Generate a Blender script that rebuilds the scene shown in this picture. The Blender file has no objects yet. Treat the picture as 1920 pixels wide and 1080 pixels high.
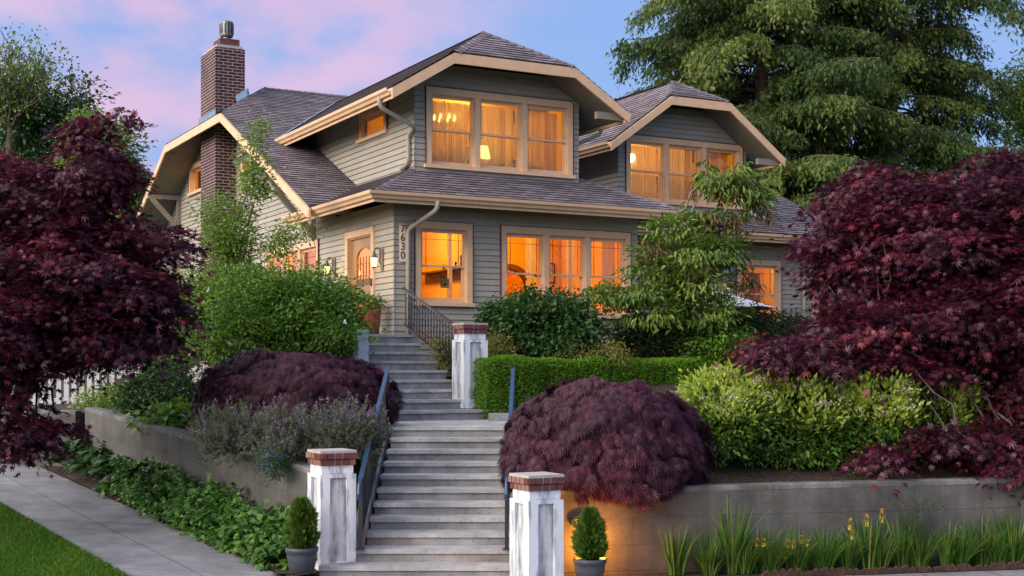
import bpy, math, random
import numpy as np
from mathutils import Vector, Matrix, Euler
random.seed(7)
RNG = np.random.default_rng(7)
R = math.radians
S = bpy.context.scene
COL = S.collection

# ------------------------------------------------------------------ camera, sky, sun, exposure
EYE = 2.4
cam_d = bpy.data.cameras.new('camera'); cam = bpy.data.objects.new('camera', cam_d); COL.objects.link(cam)
cam.location = (0, 0, EYE); cam.rotation_euler = (R(90), 0, 0)
cam_d.sensor_width = 36; cam_d.lens = 36 * 2500 / 1920
cam_d.shift_y = (690 - 540) / 1920
cam_d.clip_end = 3000; cam_d.clip_start = 0.1
S.camera = cam
S.view_settings.view_transform = 'Standard'; S.view_settings.look = 'None'
S.view_settings.gamma = 1; S.view_settings.exposure = 0.42
S.render.engine = 'CYCLES'
S.cycles.use_denoising = True
S.cycles.max_bounces = 8; S.cycles.diffuse_bounces = 4; S.cycles.glossy_bounces = 3
S.cycles.transparent_max_bounces = 12; S.cycles.transmission_bounces = 4
S.cycles.caustics_reflective = False; S.cycles.caustics_refractive = False
S.cycles.sample_clamp_indirect = 4

SUN_EL, SUN_AZ = R(20), R(-132)      # azimuth from +Y, clockwise
def make_world():
    w = bpy.data.worlds.new('World'); S.world = w; w.use_nodes = True
    t = w.node_tree; t.nodes.clear(); N = t.nodes.new; L = t.links.new
    out = N('ShaderNodeOutputWorld')
    sky = N('ShaderNodeTexSky'); sky.sky_type = 'NISHITA'; sky.sun_disc = False
    sky.sun_elevation = SUN_EL; sky.sun_rotation = SUN_AZ
    sky.air_density = 1.4; sky.dust_density = 0.6; sky.ozone_density = 3.0
    b0 = N('ShaderNodeBackground'); b0.inputs[1].default_value = 0.02; L(sky.outputs[0], b0.inputs[0])
    tc = N('ShaderNodeTexCoord')
    sp = N('ShaderNodeSeparateXYZ'); L(tc.outputs['Generated'], sp.inputs[0])
    # dusk blue by elevation
    rp = N('ShaderNodeValToRGB'); L(sp.outputs[2], rp.inputs[0])
    e = rp.color_ramp.elements
    e[0].position = 0.0; e[0].color = (0.32, 0.48, 0.72, 1)
    e[1].position = 1.0; e[1].color = (0.26, 0.32, 0.52, 1)
    a = e.new(0.12); a.color = (0.175, 0.35, 0.70, 1)
    a = e.new(0.30); a.color = (0.23, 0.35, 0.70, 1)
    # clouds: stretched noise on the sky direction
    mp = N('ShaderNodeMapping'); mp.inputs['Scale'].default_value = (1.0, 1.0, 2.0); mp.inputs['Location'].default_value = (3.37, 1.2, 0.45)
    L(tc.outputs['Generated'], mp.inputs[0])
    n1 = N('ShaderNodeTexNoise'); n1.inputs['Scale'].default_value = 9; n1.inputs['Detail'].default_value = 6; n1.inputs['Roughness'].default_value = 0.5
    n1.inputs['Distortion'].default_value = 0.25
    L(mp.outputs[0], n1.inputs['Vector'])
    cr = N('ShaderNodeMapRange'); cr.interpolation_type = 'SMOOTHSTEP'
    cr.inputs[1].default_value = 0.28; cr.inputs[2].default_value = 0.62; L(n1.outputs[0], cr.inputs[0])
    # the afterglow sits left of the house, low in the sky
    gl = N('ShaderNodeVectorMath'); gl.operation = 'DOT_PRODUCT'
    v = Vector((-0.24, 1, 0.24)).normalized(); gl.inputs[1].default_value = v
    L(tc.outputs['Generated'], gl.inputs[0])
    gm = N('ShaderNodeMapRange'); gm.interpolation_type = 'SMOOTHSTEP'
    gm.inputs[1].default_value = 0.955; gm.inputs[2].default_value = 1.0; gm.inputs[3].default_value = 0.05; gm.inputs[4].default_value = 1.0
    L(gl.outputs['Value'], gm.inputs[0])
    mu = N('ShaderNodeMath'); mu.operation = 'MULTIPLY'; L(cr.outputs[0], mu.inputs[0]); L(gm.outputs[0], mu.inputs[1])
    mx = N('ShaderNodeMix'); mx.data_type = 'RGBA'; L(mu.outputs[0], mx.inputs['Factor'])
    L(rp.outputs[0], mx.inputs['A']); mx.inputs['B'].default_value = (0.64, 0.42, 0.62, 1)
    sv = Vector((math.sin(R(-112)), math.cos(R(-112)), 0.42)).normalized()  # broad bright glow added to the unseen sky left and behind, as fill
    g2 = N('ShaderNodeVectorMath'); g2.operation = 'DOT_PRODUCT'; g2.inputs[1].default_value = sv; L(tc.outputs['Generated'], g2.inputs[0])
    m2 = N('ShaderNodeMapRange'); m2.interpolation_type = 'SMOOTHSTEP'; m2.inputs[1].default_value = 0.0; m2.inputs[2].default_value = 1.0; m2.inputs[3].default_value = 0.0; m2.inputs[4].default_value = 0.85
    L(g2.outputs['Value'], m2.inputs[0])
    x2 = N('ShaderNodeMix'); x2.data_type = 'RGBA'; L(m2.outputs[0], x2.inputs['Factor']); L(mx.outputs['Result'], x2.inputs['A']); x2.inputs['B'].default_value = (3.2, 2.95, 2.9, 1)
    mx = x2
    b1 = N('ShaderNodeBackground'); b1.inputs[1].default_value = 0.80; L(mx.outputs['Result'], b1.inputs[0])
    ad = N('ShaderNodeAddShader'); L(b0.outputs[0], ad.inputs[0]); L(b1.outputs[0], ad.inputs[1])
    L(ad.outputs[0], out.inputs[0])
make_world()
sun_d = bpy.data.lights.new('sun', 'SUN'); sun_d.energy = 1.6; sun_d.angle = R(22); sun_d.color = (1.0, 0.83, 0.68)
sun = bpy.data.objects.new('sun', sun_d); COL.objects.link(sun)
sd = Vector((math.sin(SUN_AZ) * math.cos(SUN_EL), math.cos(SUN_AZ) * math.cos(SUN_EL), math.sin(SUN_EL)))
sun.rotation_euler = sd.to_track_quat('Z', 'Y').to_euler(); sun.location = sd * 60

def pt(px, py, d):
    "a place seen at photo pixel (px, py), d metres ahead of the camera"
    return Vector(((px - 960) / 2500 * d, d, EYE - (py - 690) / 2500 * d))

# ------------------------------------------------------------------ materials
def mat(name, col, rough=0.7, var=0.15, scale=6.0, bump=0.0, bscale=60.0, metal=0.0, spec=0.4, col2=None, detail=4, stretch=(1, 1, 1), lo=0.35, hi=0.65):
    m = bpy.data.materials.new(name); m.use_nodes = True
    t = m.node_tree; N = t.nodes.new; L = t.links.new
    p = t.nodes['Principled BSDF']
    p.inputs['Roughness'].default_value = rough; p.inputs['Metallic'].default_value = metal
    p.inputs['Specular IOR Level'].default_value = spec
    tc = N('ShaderNodeTexCoord'); mp = N('ShaderNodeMapping'); mp.inputs['Scale'].default_value = stretch
    L(tc.outputs['Object'], mp.inputs[0])
    n = N('ShaderNodeTexNoise'); n.inputs['Scale'].default_value = scale; n.inputs['Detail'].default_value = detail
    n.inputs['Roughness'].default_value = 0.6
    L(mp.outputs[0], n.inputs['Vector'])
    r = N('ShaderNodeValToRGB'); L(n.outputs[0], r.inputs[0])
    c2 = col2 if col2 else tuple(min(1, c * (1 + var)) for c in col)
    c1 = col if col2 else tuple(c * (1 - var) for c in col)
    r.color_ramp.elements[0].position = lo; r.color_ramp.elements[0].color = (*c1, 1)
    r.color_ramp.elements[1].position = hi; r.color_ramp.elements[1].color = (*c2, 1)
    L(r.outputs[0], p.inputs['Base Color'])
    if bump > 0:
        n2 = N('ShaderNodeTexNoise'); n2.inputs['Scale'].default_value = bscale; n2.inputs['Detail'].default_value = 3
        L(tc.outputs['Object'], n2.inputs['Vector'])
        b = N('ShaderNodeBump'); b.inputs['Strength'].default_value = bump; b.inputs['Distance'].default_value = 0.02
        L(n2.outputs[0], b.inputs['Height']); L(b.outputs[0], p.inputs['Normal'])
    return m

def concrete_mat(name, dark, light, streak=.45, pits=.5, sc=1.6):
    m = bpy.data.materials.new(name); m.use_nodes = True
    t = m.node_tree; N = t.nodes.new; L = t.links.new; p = t.nodes['Principled BSDF']
    p.inputs['Roughness'].default_value = .88; p.inputs['Specular IOR Level'].default_value = .25
    tc = N('ShaderNodeTexCoord')
    def noise(scale, stretch, detail, rough=.6):
        mp = N('ShaderNodeMapping'); mp.inputs['Scale'].default_value = stretch; L(tc.outputs['Object'], mp.inputs[0])
        n = N('ShaderNodeTexNoise'); n.inputs['Scale'].default_value = scale; n.inputs['Detail'].default_value = detail; n.inputs['Roughness'].default_value = rough
        L(mp.outputs[0], n.inputs['Vector']); return n.outputs[0]
    r = N('ShaderNodeValToRGB'); L(noise(sc, (1, 1, 1), 10, .65), r.inputs[0])
    r.color_ramp.elements[0].position = .34; r.color_ramp.elements[0].color = (*dark, 1); r.color_ramp.elements[1].position = .66; r.color_ramp.elements[1].color = (*light, 1)
    def mult(src, lo, hi, a, b, prev):
        mr = N('ShaderNodeMapRange'); mr.inputs[1].default_value = lo; mr.inputs[2].default_value = hi; mr.inputs[3].default_value = a; mr.inputs[4].default_value = b; L(src, mr.inputs[0])
        v = N('ShaderNodeVectorMath'); v.operation = 'SCALE'; L(prev, v.inputs[0]); L(mr.outputs[0], v.inputs['Scale']); return v.outputs[0]
    c = mult(noise(1.7, (1.6, 1.6, .16), 8, .7), .36, .64, 1 - streak, 1.08, r.outputs[0])
    c = mult(noise(34.0, (1, 1, 1), 3), .30, .42, 1 - pits, 1.0, c)
    c = mult(noise(.9, (1, 1, 2.5), 4), .35, .65, .78, 1.15, c)
    L(c, p.inputs['Base Color'])
    b = N('ShaderNodeBump'); b.inputs['Strength'].default_value = .35; b.inputs['Distance'].default_value = .02
    L(noise(22.0, (1, 1, 1), 6, .7), b.inputs['Height']); L(b.outputs[0], p.inputs['Normal'])
    return m

def brick_mat(name, c1, c2, mortar, bw, bh, ms, rough=0.85, uv=True, bias=0.0, var=0.35, offset=0.5):
    m = bpy.data.materials.new(name); m.use_nodes = True
    t = m.node_tree; N = t.nodes.new; L = t.links.new; p = t.nodes['Principled BSDF']
    p.inputs['Roughness'].default_value = rough; p.inputs['Specular IOR Level'].default_value = 0.25
    tc = N('ShaderNodeTexCoord')
    b = N('ShaderNodeTexBrick'); b.inputs['Scale'].default_value = 1.0; b.offset = offset
    b.inputs['Brick Width'].default_value = bw; b.inputs['Row Height'].default_value = bh; b.inputs['Mortar Size'].default_value = ms
    b.inputs['Mortar Smooth'].default_value = 0.2; b.inputs['Bias'].default_value = bias
    b.inputs['Color1'].default_value = (*c1, 1); b.inputs['Color2'].default_value = (*c2, 1); b.inputs['Mortar'].default_value = (*mortar, 1)
    L(tc.outputs['UV' if uv else 'Object'], b.inputs['Vector'])
    n = N('ShaderNodeTexNoise'); n.inputs['Scale'].default_value = 1.3; n.inputs['Detail'].default_value = 6; n.inputs['Roughness'].default_value = 0.7
    L(tc.outputs['Object'], n.inputs['Vector'])
    mr = N('ShaderNodeMapRange'); mr.inputs[1].default_value = 0.3; mr.inputs[2].default_value = 0.7
    mr.inputs[3].default_value = 1 - var; mr.inputs[4].default_value = 1 + var; L(n.outputs[0], mr.inputs[0])
    mx = N('ShaderNodeVectorMath'); mx.operation = 'SCALE'; L(b.outputs['Color'], mx.inputs[0]); L(mr.outputs[0], mx.inputs['Scale'])
    L(mx.outputs[0], p.inputs['Base Color'])
    bp = N('ShaderNodeBump'); bp.invert = True; bp.inputs['Strength'].default_value = 0.5; bp.inputs['Distance'].default_value = 0.01
    L(b.outputs['Fac'], bp.inputs['Height']); L(bp.outputs[0], p.inputs['Normal'])
    return m

def leaf_mat(name, cols, trans=0.35, rough=0.55, spec=0.3):
    "cols: list of (position, rgb) picked per leaf by the tint attribute"
    m = bpy.data.materials.new(name); m.use_nodes = True
    t = m.node_tree; N = t.nodes.new; L = t.links.new; p = t.nodes['Principled BSDF']
    at = N('ShaderNodeAttribute'); at.attribute_name = 'tint'
    r = N('ShaderNodeValToRGB'); L(at.outputs['Fac'], r.inputs[0])
    el = r.color_ramp.elements
    el[0].position = cols[0][0]; el[0].color = (*cols[0][1], 1)
    el[1].position = cols[-1][0]; el[1].color = (*cols[-1][1], 1)
    for pos, c in cols[1:-1]:
        k = el.new(pos); k.color = (*c, 1)
    L(r.outputs[0], p.inputs['Base Color'])
    p.inputs['Roughness'].default_value = rough; p.inputs['Specular IOR Level'].default_value = spec
    tr = N('ShaderNodeBsdfTranslucent'); L(r.outputs[0], tr.inputs['Color'])
    mx = N('ShaderNodeMixShader'); mx.inputs[0].default_value = trans
    L(p.outputs[0], mx.inputs[1]); L(tr.outputs[0], mx.inputs[2])
    L(mx.outputs[0], t.nodes['Material Output'].inputs[0])
    return m

def emit_mat(name, col, strength):
    m = bpy.data.materials.new(name); m.use_nodes = True
    t = m.node_tree; t.nodes.clear()
    o = t.nodes.new('ShaderNodeOutputMaterial'); e = t.nodes.new('ShaderNodeEmission')
    e.inputs[0].default_value = (*col, 1); e.inputs[1].default_value = strength
    t.links.new(e.outputs[0], o.inputs[0]); return m

def glass_mat():
    m = bpy.data.materials.new('window_glass'); m.use_nodes = True
    t = m.node_tree; t.nodes.clear(); N = t.nodes.new; L = t.links.new
    o = N('ShaderNodeOutputMaterial'); tr = N('ShaderNodeBsdfTransparent'); tr.inputs[0].default_value = (0.95, 0.96, 0.95, 1)
    g = N('ShaderNodeBsdfGlossy'); g.inputs['Roughness'].default_value = 0.015; g.inputs['Color'].default_value = (1, 1, 1, 1)
    fr = N('ShaderNodeFresnel'); fr.inputs[0].default_value = 1.52
    ml = N('ShaderNodeMath'); ml.operation = 'MULTIPLY'; ml.inputs[1].default_value = 0.75; L(fr.outputs[0], ml.inputs[0])
    # old window glass is slightly wavy
    tc = N('ShaderNodeTexCoord'); n = N('ShaderNodeTexNoise'); n.inputs['Scale'].default_value = 3.0; n.inputs['Detail'].default_value = 1
    L(tc.outputs['Object'], n.inputs['Vector'])
    b = N('ShaderNodeBump'); b.inputs['Strength'].default_value = 0.08; b.inputs['Distance'].default_value = 0.02; L(n.outputs[0], b.inputs['Height'])
    L(b.outputs[0], g.inputs['Normal'])
    mx = N('ShaderNodeMixShader'); L(ml.outputs[0], mx.inputs[0]); L(tr.outputs[0], mx.inputs[1]); L(g.outputs[0], mx.inputs[2])
    L(mx.outputs[0], o.inputs[0]); return m

def sheer_mat(name, col, open_=0.25):
    m = bpy.data.materials.new(name); m.use_nodes = True
    t = m.node_tree; t.nodes.clear(); N = t.nodes.new; L = t.links.new
    o = N('ShaderNodeOutputMaterial'); d = N('ShaderNodeBsdfDiffuse'); tl = N('ShaderNodeBsdfTranslucent'); tr = N('ShaderNodeBsdfTransparent')
    d.inputs[0].default_value = (*col, 1); tl.inputs[0].default_value = (*col, 1)
    a = N('ShaderNodeMixShader'); a.inputs[0].default_value = 0.6; L(d.outputs[0], a.inputs[1]); L(tl.outputs[0], a.inputs[2])
    b = N('ShaderNodeMixShader'); b.inputs[0].default_value = open_; L(a.outputs[0], b.inputs[1]); L(tr.outputs[0], b.inputs[2])
    L(b.outputs[0], o.inputs[0]); return m

M = dict(
    siding=brick_mat('siding_paint', (.325, .307, .262), (.375, .353, .302), (.17, .16, .14), 3.1, .114, .0022, .75, var=.10, offset=.37),
    trim=mat('cream_trim_paint', (0.69, 0.455, 0.275), 0.55, 0.06, 5, 0.03, 30),
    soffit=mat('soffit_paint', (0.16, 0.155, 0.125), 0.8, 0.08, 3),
    maroon=mat('maroon_edge_paint', (0.12, 0.02, 0.03), 0.6, 0.1, 8),
    roof=brick_mat('roof_shingle', (0.135, 0.115, 0.128), (0.255, 0.222, 0.24), (0.06, 0.05, 0.06), 0.30, 0.15, 0.008, 0.9, var=0.38),
    brick=brick_mat('chimney_brick', (0.075, 0.019, 0.021), (0.038, 0.014, 0.018), (0.28, 0.24, 0.235), 0.235, 0.078, 0.011, 0.9, var=0.3),
    flash=mat('blue_grey_flashing', (0.14, 0.22, 0.33), 0.45, 0.12, 4, metal=0.3),
    metal=mat('galvanised_metal', (0.20, 0.205, 0.21), 0.5, 0.2, 9, metal=0.85),
    iron=mat('black_iron', (0.018, 0.02, 0.024), 0.32, 0.2, 12, spec=0.6),
    rail=mat('sky_tinted_rail', (0.014, 0.052, 0.125), 0.25, 0.2, 12, spec=0.9),  # blue of the reflected sky put into the dark rail's base colour
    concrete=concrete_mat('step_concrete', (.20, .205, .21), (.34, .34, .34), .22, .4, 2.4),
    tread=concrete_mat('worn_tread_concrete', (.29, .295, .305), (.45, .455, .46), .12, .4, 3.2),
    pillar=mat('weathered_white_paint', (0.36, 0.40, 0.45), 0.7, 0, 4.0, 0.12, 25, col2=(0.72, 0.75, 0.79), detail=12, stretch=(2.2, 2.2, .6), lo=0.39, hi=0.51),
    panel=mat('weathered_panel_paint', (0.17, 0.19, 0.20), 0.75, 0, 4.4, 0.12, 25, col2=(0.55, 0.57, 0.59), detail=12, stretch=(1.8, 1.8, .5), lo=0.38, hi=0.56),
    capbrick=mat('cap_brick', (0.085, 0.028, 0.032), 0.85, 0, 9, 0.1, 60, col2=(0.17, 0.062, 0.058)),
    capbrick2=mat('pale_cap_brick', (0.19, 0.08, 0.055), 0.85, 0, 5, 0.1, 60, col2=(0.29, 0.16, 0.115)),
    mortar=mat('mortar', (0.40, 0.38, 0.36), 0.9, 0.1, 12),
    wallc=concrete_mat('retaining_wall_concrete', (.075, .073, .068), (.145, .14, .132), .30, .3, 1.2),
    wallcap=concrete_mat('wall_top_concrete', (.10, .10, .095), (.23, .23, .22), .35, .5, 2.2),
    soil=mat('dark_mulch', (0.018, 0.012, 0.009), 0.95, 0, 14, 0.7, 40, col2=(0.06, 0.04, 0.028), detail=8),
    bark=mat('bark', (0.055, 0.042, 0.032), 0.9, 0, 9, 0.4, 30, col2=(0.12, 0.095, 0.075), stretch=(1, 1, .3)),
    midbark=mat('maple_bark', (0.06, 0.048, 0.036), 0.9, 0, 9, 0.3, 30, col2=(0.15, 0.12, 0.09), stretch=(1, 1, .3)),
    palebark=mat('pale_bark', (0.12, 0.095, 0.07), 0.9, 0, 9, 0.3, 30, col2=(0.24, 0.20, 0.15), stretch=(1, 1, .3)),
    conbark=mat('conifer_bark', (0.07, 0.05, 0.036), 0.95, 0, 5, 0.5, 18, col2=(0.16, 0.115, 0.085), stretch=(1, 1, .25)),
    white=mat('white_paint', (0.72, 0.72, 0.72), 0.6, 0.08, 6),
    bluewhite=mat('pale_grey_paint', (0.30, 0.35, 0.41), 0.6, 0.08, 5),
    glass=glass_mat(),
    orange=mat('warm_plaster', (0.90, 0.54, 0.10), 0.9, 0.05, 2),
    orange2=mat('deep_warm_plaster', (0.90, 0.54, 0.07), 0.9, 0.05, 2),
    wood=mat('dark_wood', (0.10, 0.045, 0.018), 0.5, 0, 3, col2=(0.2, 0.09, 0.035), stretch=(1, 1, .15)),
    doorwood=mat('oak_door', (0.36, 0.19, 0.09), 0.45, 0, 4, col2=(0.5, 0.28, 0.14), stretch=(3, 3, .2)),
    floorw=mat('floor_wood', (0.3, 0.16, 0.07), 0.5, 0.1, 3),
    curtain=sheer_mat('white_curtain', (0.80, 0.78, 0.76), 0.02),
    sheer=sheer_mat('sheer_curtain', (0.66, 0.52, 0.33), 0.22),
    bulb=emit_mat('lamp_bulb', (1.0, 0.72, 0.28), 14.0),
    lantern=emit_mat('lantern_glass', (1.0, 0.62, 0.22), 3.2),
    candle=emit_mat('chandelier_glow', (1.0, 0.62, 0.16), 7.0),
    tancap=mat('plaque_tan', (0.82, 0.66, 0.48), 0.6, 0.06, 6),
    dark=mat('dark_lettering', (0.02, 0.018, 0.016), 0.5, 0.1, 5),
    green_sign=mat('dark_green_sign', (0.012, 0.03, 0.03), 0.35, 0.1, 5),
    pale=mat('pale_lettering', (0.75, 0.72, 0.65), 0.5, 0.05, 5),
    pot=mat('grey_plastic_pot', (0.055, 0.065, 0.08), 0.5, 0.15, 5, 0.05),
    terra=mat('glazed_red_pot', (0.28, 0.06, 0.03), 0.3, 0, 20, 0.2, 90, col2=(0.42, 0.11, 0.05)),
    umb=mat('white_canvas', (0.72, 0.74, 0.78), 0.8, 0.05, 4),
    edging=mat('edging_brick', (0.035, 0.020, 0.016), 0.9, 0, 9, 0.2, 40, col2=(0.085, 0.040, 0.030)),
    nhouse=mat('pale_blue_siding', (0.55, 0.60, 0.68), 0.7, 0.06, 3),
    nroof=mat('blue_grey_roof', (0.10, 0.16, 0.22), 0.8, 0.1, 3),
    asphalt=mat('asphalt', (0.045, 0.045, 0.048), 0.9, 0.25, 30, 0.2, 120),
    lawn=mat('lawn_soil', (0.03, 0.06, 0.012), 0.95, 0.25, 8, 0.3, 60),
    earth=mat('earth_and_grass', (0.035, 0.055, 0.018), 0.95, 0.3, 0.8, 0.2, 30),
    bottle=mat('dark_glass_bottle', (0.02, 0.03, 0.02), 0.15, 0.3, 4, spec=0.8),
    paper=mat('picture_paper', (0.6, 0.42, 0.22), 0.7, 0.3, 12),
    sticker=mat('sign_card', (0.72, 0.42, 0.12), 0.7, 0.05, 12),
)
def walkmat():
    m = brick_mat('pavement_concrete', (0.185, 0.19, 0.20), (0.225, 0.23, 0.24), (0.10, 0.10, 0.105), 0.8, 1.6, 0.010, 0.85, var=0.42, offset=0.0)
    return m
M['walk'] = walkmat()

# ------------------------------------------------------------------ object helpers
def link(o, parent=None):
    COL.objects.link(o)
    if parent is not None: o.parent = parent
    return o
def tag(o, label=None, cat=None, group=None, kind=None):
    if label: o['label'] = label
    if cat: o['category'] = cat
    if group: o['group'] = group
    if kind: o['kind'] = kind
    return o
def empty(name, loc=(0, 0, 0), rz=0.0, label=None, cat=None, group=None, parent=None):
    o = bpy.data.objects.new(name, None); o.location = loc; o.rotation_euler = (0, 0, rz); o.empty_display_size = 0.2
    link(o, parent); return tag(o, label, cat, group)

class MB:
    def __init__(s): s.v = []; s.f = []; s.uv = []
    def poly(s, pts, uvs=None):
        i = len(s.v); s.v.extend([tuple(p) for p in pts]); s.f.append(tuple(range(i, i + len(pts))))
        s.uv.append(uvs if uvs else [(0, 0)] * len(pts)); assert len(s.uv[-1]) == len(pts); return s
    def box(s, a, b, uvscale=True):
        x0, y0, z0 = a; x1, y1, z1 = b
        if x0 > x1: x0, x1 = x1, x0
        if y0 > y1: y0, y1 = y1, y0
        if z0 > z1: z0, z1 = z1, z0
        P = [(x0,y0,z0),(x1,y0,z0),(x1,y1,z0),(x0,y1,z0),(x0,y0,z1),(x1,y0,z1),(x1,y1,z1),(x0,y1,z1)]
        for q, ax in (((0,3,2,1),'z'),((4,5,6,7),'z'),((0,1,5,4),'y'),((2,3,7,6),'y'),((1,2,6,5),'x'),((3,0,4,7),'x')):
            pts = [P[k] for k in q]
            if ax == 'z': uv = [(p[0], p[1]) for p in pts]
            elif ax == 'y': uv = [(p[0], p[2]) for p in pts]
            else: uv = [(p[1] + .11, p[2]) for p in pts]
            s.poly(pts, uv)
        return s
    def obox(s, o, ex, ey, ez, a, b):
        "box in a local frame"
        n = len(s.v); s.box(a, b)
        for k in range(n, len(s.v)):
            x, y, z = s.v[k]; p = o + ex * x + ey * y + ez * z; s.v[k] = tuple(p)
        return s
    def prism(s, poly, thick):
        "planar 3-D polygon extruded by the vector thick"
        a = [Vector(p) for p in poly]; b = [p + Vector(thick) for p in a]
        s.poly(a[::-1]); s.poly(b)
        for k in range(len(a)):
            j = (k + 1) % len(a); s.poly([a[k], a[j], b[j], b[k]])
        return s
    def tube(s, pts, rad, n=8, cap=True):
        pts = [Vector(p) for p in pts]; m = len(pts)
        if not hasattr(rad, '__len__'): rad = [rad] * m
        rings = []; up = None
        for k in range(m):
            t = (pts[min(k + 1, m - 1)] - pts[max(k - 1, 0)])
            if t.length < 1e-9: t = Vector((0, 0, 1))
            t.normalize()
            if up is None:
                up = Vector((0, 0, 1)) if abs(t.z) < .9 else Vector((1, 0, 0))
            x = t.cross(up)
            if x.length < 1e-6: x = t.cross(Vector((0, 1, 0)))
            x.normalize(); y = x.cross(t); up = y
            i = len(s.v)
            for q in range(n):
                a = 2 * math.pi * q / n; s.v.append(tuple(pts[k] + (x * math.cos(a) + y * math.sin(a)) * rad[k]))
            rings.append(i)
        for k in range(m - 1):
            for q in range(n):
                r = (q + 1) % n
                s.f.append((rings[k] + q, rings[k] + r, rings[k + 1] + r, rings[k + 1] + q)); s.uv.append([(0, 0)] * 4)
        if cap:
            s.f.append(tuple(rings[0] + q for q in range(n))[::-1]); s.uv.append([(0, 0)] * n)
            s.f.append(tuple(rings[-1] + q for q in range(n))); s.uv.append([(0, 0)] * n)
        return s
    def lathe(s, prof, c=(0, 0, 0), n=20):
        i0 = len(s.v); m = len(prof)
        for r, z in prof:
            for q in range(n):
                a = 2 * math.pi * q / n; s.v.append((c[0] + r * math.cos(a), c[1] + r * math.sin(a), c[2] + z))
        for k in range(m - 1):
            for q in range(n):
                r = (q + 1) % n; s.f.append((i0 + k * n + q, i0 + k * n + r, i0 + (k + 1) * n + r, i0 + (k + 1) * n + q)); s.uv.append([(0, 0)] * 4)
        s.f.append(tuple(i0 + q for q in range(n))[::-1]); s.uv.append([(0, 0)] * n)
        s.f.append(tuple(i0 + (m - 1) * n + q for q in range(n))); s.uv.append([(0, 0)] * n)
        return s
    def build(s, name, m, parent=None, smooth=False, bevel=0.0):
        me = bpy.data.meshes.new(name); me.from_pydata(s.v, [], s.f)
        uvl = me.uv_layers.new(name='UVMap')
        flat = [c for f in s.uv for p in f for c in p]
        uvl.data.foreach_set('uv', flat)
        me.materials.append(m)
        if smooth: me.polygons.foreach_set('use_smooth', [True] * len(me.polygons))
        me.update()
        o = bpy.data.objects.new(name, me); link(o, parent)
        if bevel > 0:
            b = o.modifiers.new('bevel', 'BEVEL'); b.width = bevel; b.segments = 2; b.limit_method = 'ANGLE'
        return o

def clip2(poly, axis, val, keep_ge):
    out = []
    for k in range(len(poly)):
        p, q = poly[k], poly[(k + 1) % len(poly)]
        a = (p[axis] - val) if keep_ge else (val - p[axis]); b = (q[axis] - val) if keep_ge else (val - q[axis])
        if a >= 0: out.append(p)
        if (a > 0 and b < 0) or (a < 0 and b > 0):
            t = a / (a - b); out.append((p[0] + (q[0] - p[0]) * t, p[1] + (q[1] - p[1]) * t))
    return out
def area2(p): return abs(sum(p[k][0] * p[(k + 1) % len(p)][1] - p[(k + 1) % len(p)][0] * p[k][1] for k in range(len(p)))) / 2

def courses(mb, P0, ex, ey, n, poly, expo, lip, top, gap, holes=(), y0=None, back=True):
    "lapped boards or shingles over a convex polygon given in the plane's own (x, y)"
    P0, ex, ey, n = Vector(P0), Vector(ex), Vector(ey), Vector(n)
    ymin = min(p[1] for p in poly); ymax = max(p[1] for p in poly)
    base = ymin if y0 is None else y0 + math.floor((ymin - y0) / expo) * expo
    def P(x, y, o): return P0 + ex * x + ey * y + n * o
    k = 0
    while base + k * expo < ymax:
        ya, yb = base + k * expo, base + (k + 1) * expo; k += 1
        segs = [(ya, ya + gap, 'g'), (ya + gap, yb, 'b')] if gap > 0 else [(ya, yb, 'b')]
        for (a, b, typ) in segs:
            band = clip2(clip2(poly, 1, a, True), 1, b, False)
            if len(band) < 3: continue
            cuts = sorted({a, b} | {h for hl in holes for h in (hl[1], hl[3]) if a < h < b})
            for ca, cb in zip(cuts[:-1], cuts[1:]):
                sub = clip2(clip2(band, 1, ca, True), 1, cb, False)
                if len(sub) < 3: continue
                pieces = [sub]
                for hx0, hy0, hx1, hy1 in holes:
                    if hy0 <= ca + 1e-6 and hy1 >= cb - 1e-6:
                        np_ = []
                        for s_ in pieces:
                            l = clip2(s_, 0, hx0, False); r = clip2(s_, 0, hx1, True)
                            if len(l) > 2: np_.append(l)
                            if len(r) > 2: np_.append(r)
                        pieces = np_
                for pc in pieces:
                    if area2(pc) < 1e-5: continue
                    if typ == 'g':
                        mb.poly([P(x, y, 0) for x, y in pc], list(pc)); continue
                    yl = a; 
                    off = lambda y: lip + (top - lip) * (y - yl) / (expo - gap)
                    mb.poly([P(x, y, off(y)) for x, y in pc], list(pc))
                    lo = min(p[1] for p in pc); bot = [p for p in pc if abs(p[1] - lo) < 1e-5]
                    if len(bot) >= 2 and abs(lo - a) < 1e-4:
                        xa, xb = min(p[0] for p in bot), max(p[0] for p in bot)
                        mb.poly([P(xa, lo, 0), P(xb, lo, 0), P(xb, lo, off(lo)), P(xa, lo, off(lo))], [(xa, lo), (xb, lo), (xb, lo), (xa, lo)])

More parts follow.
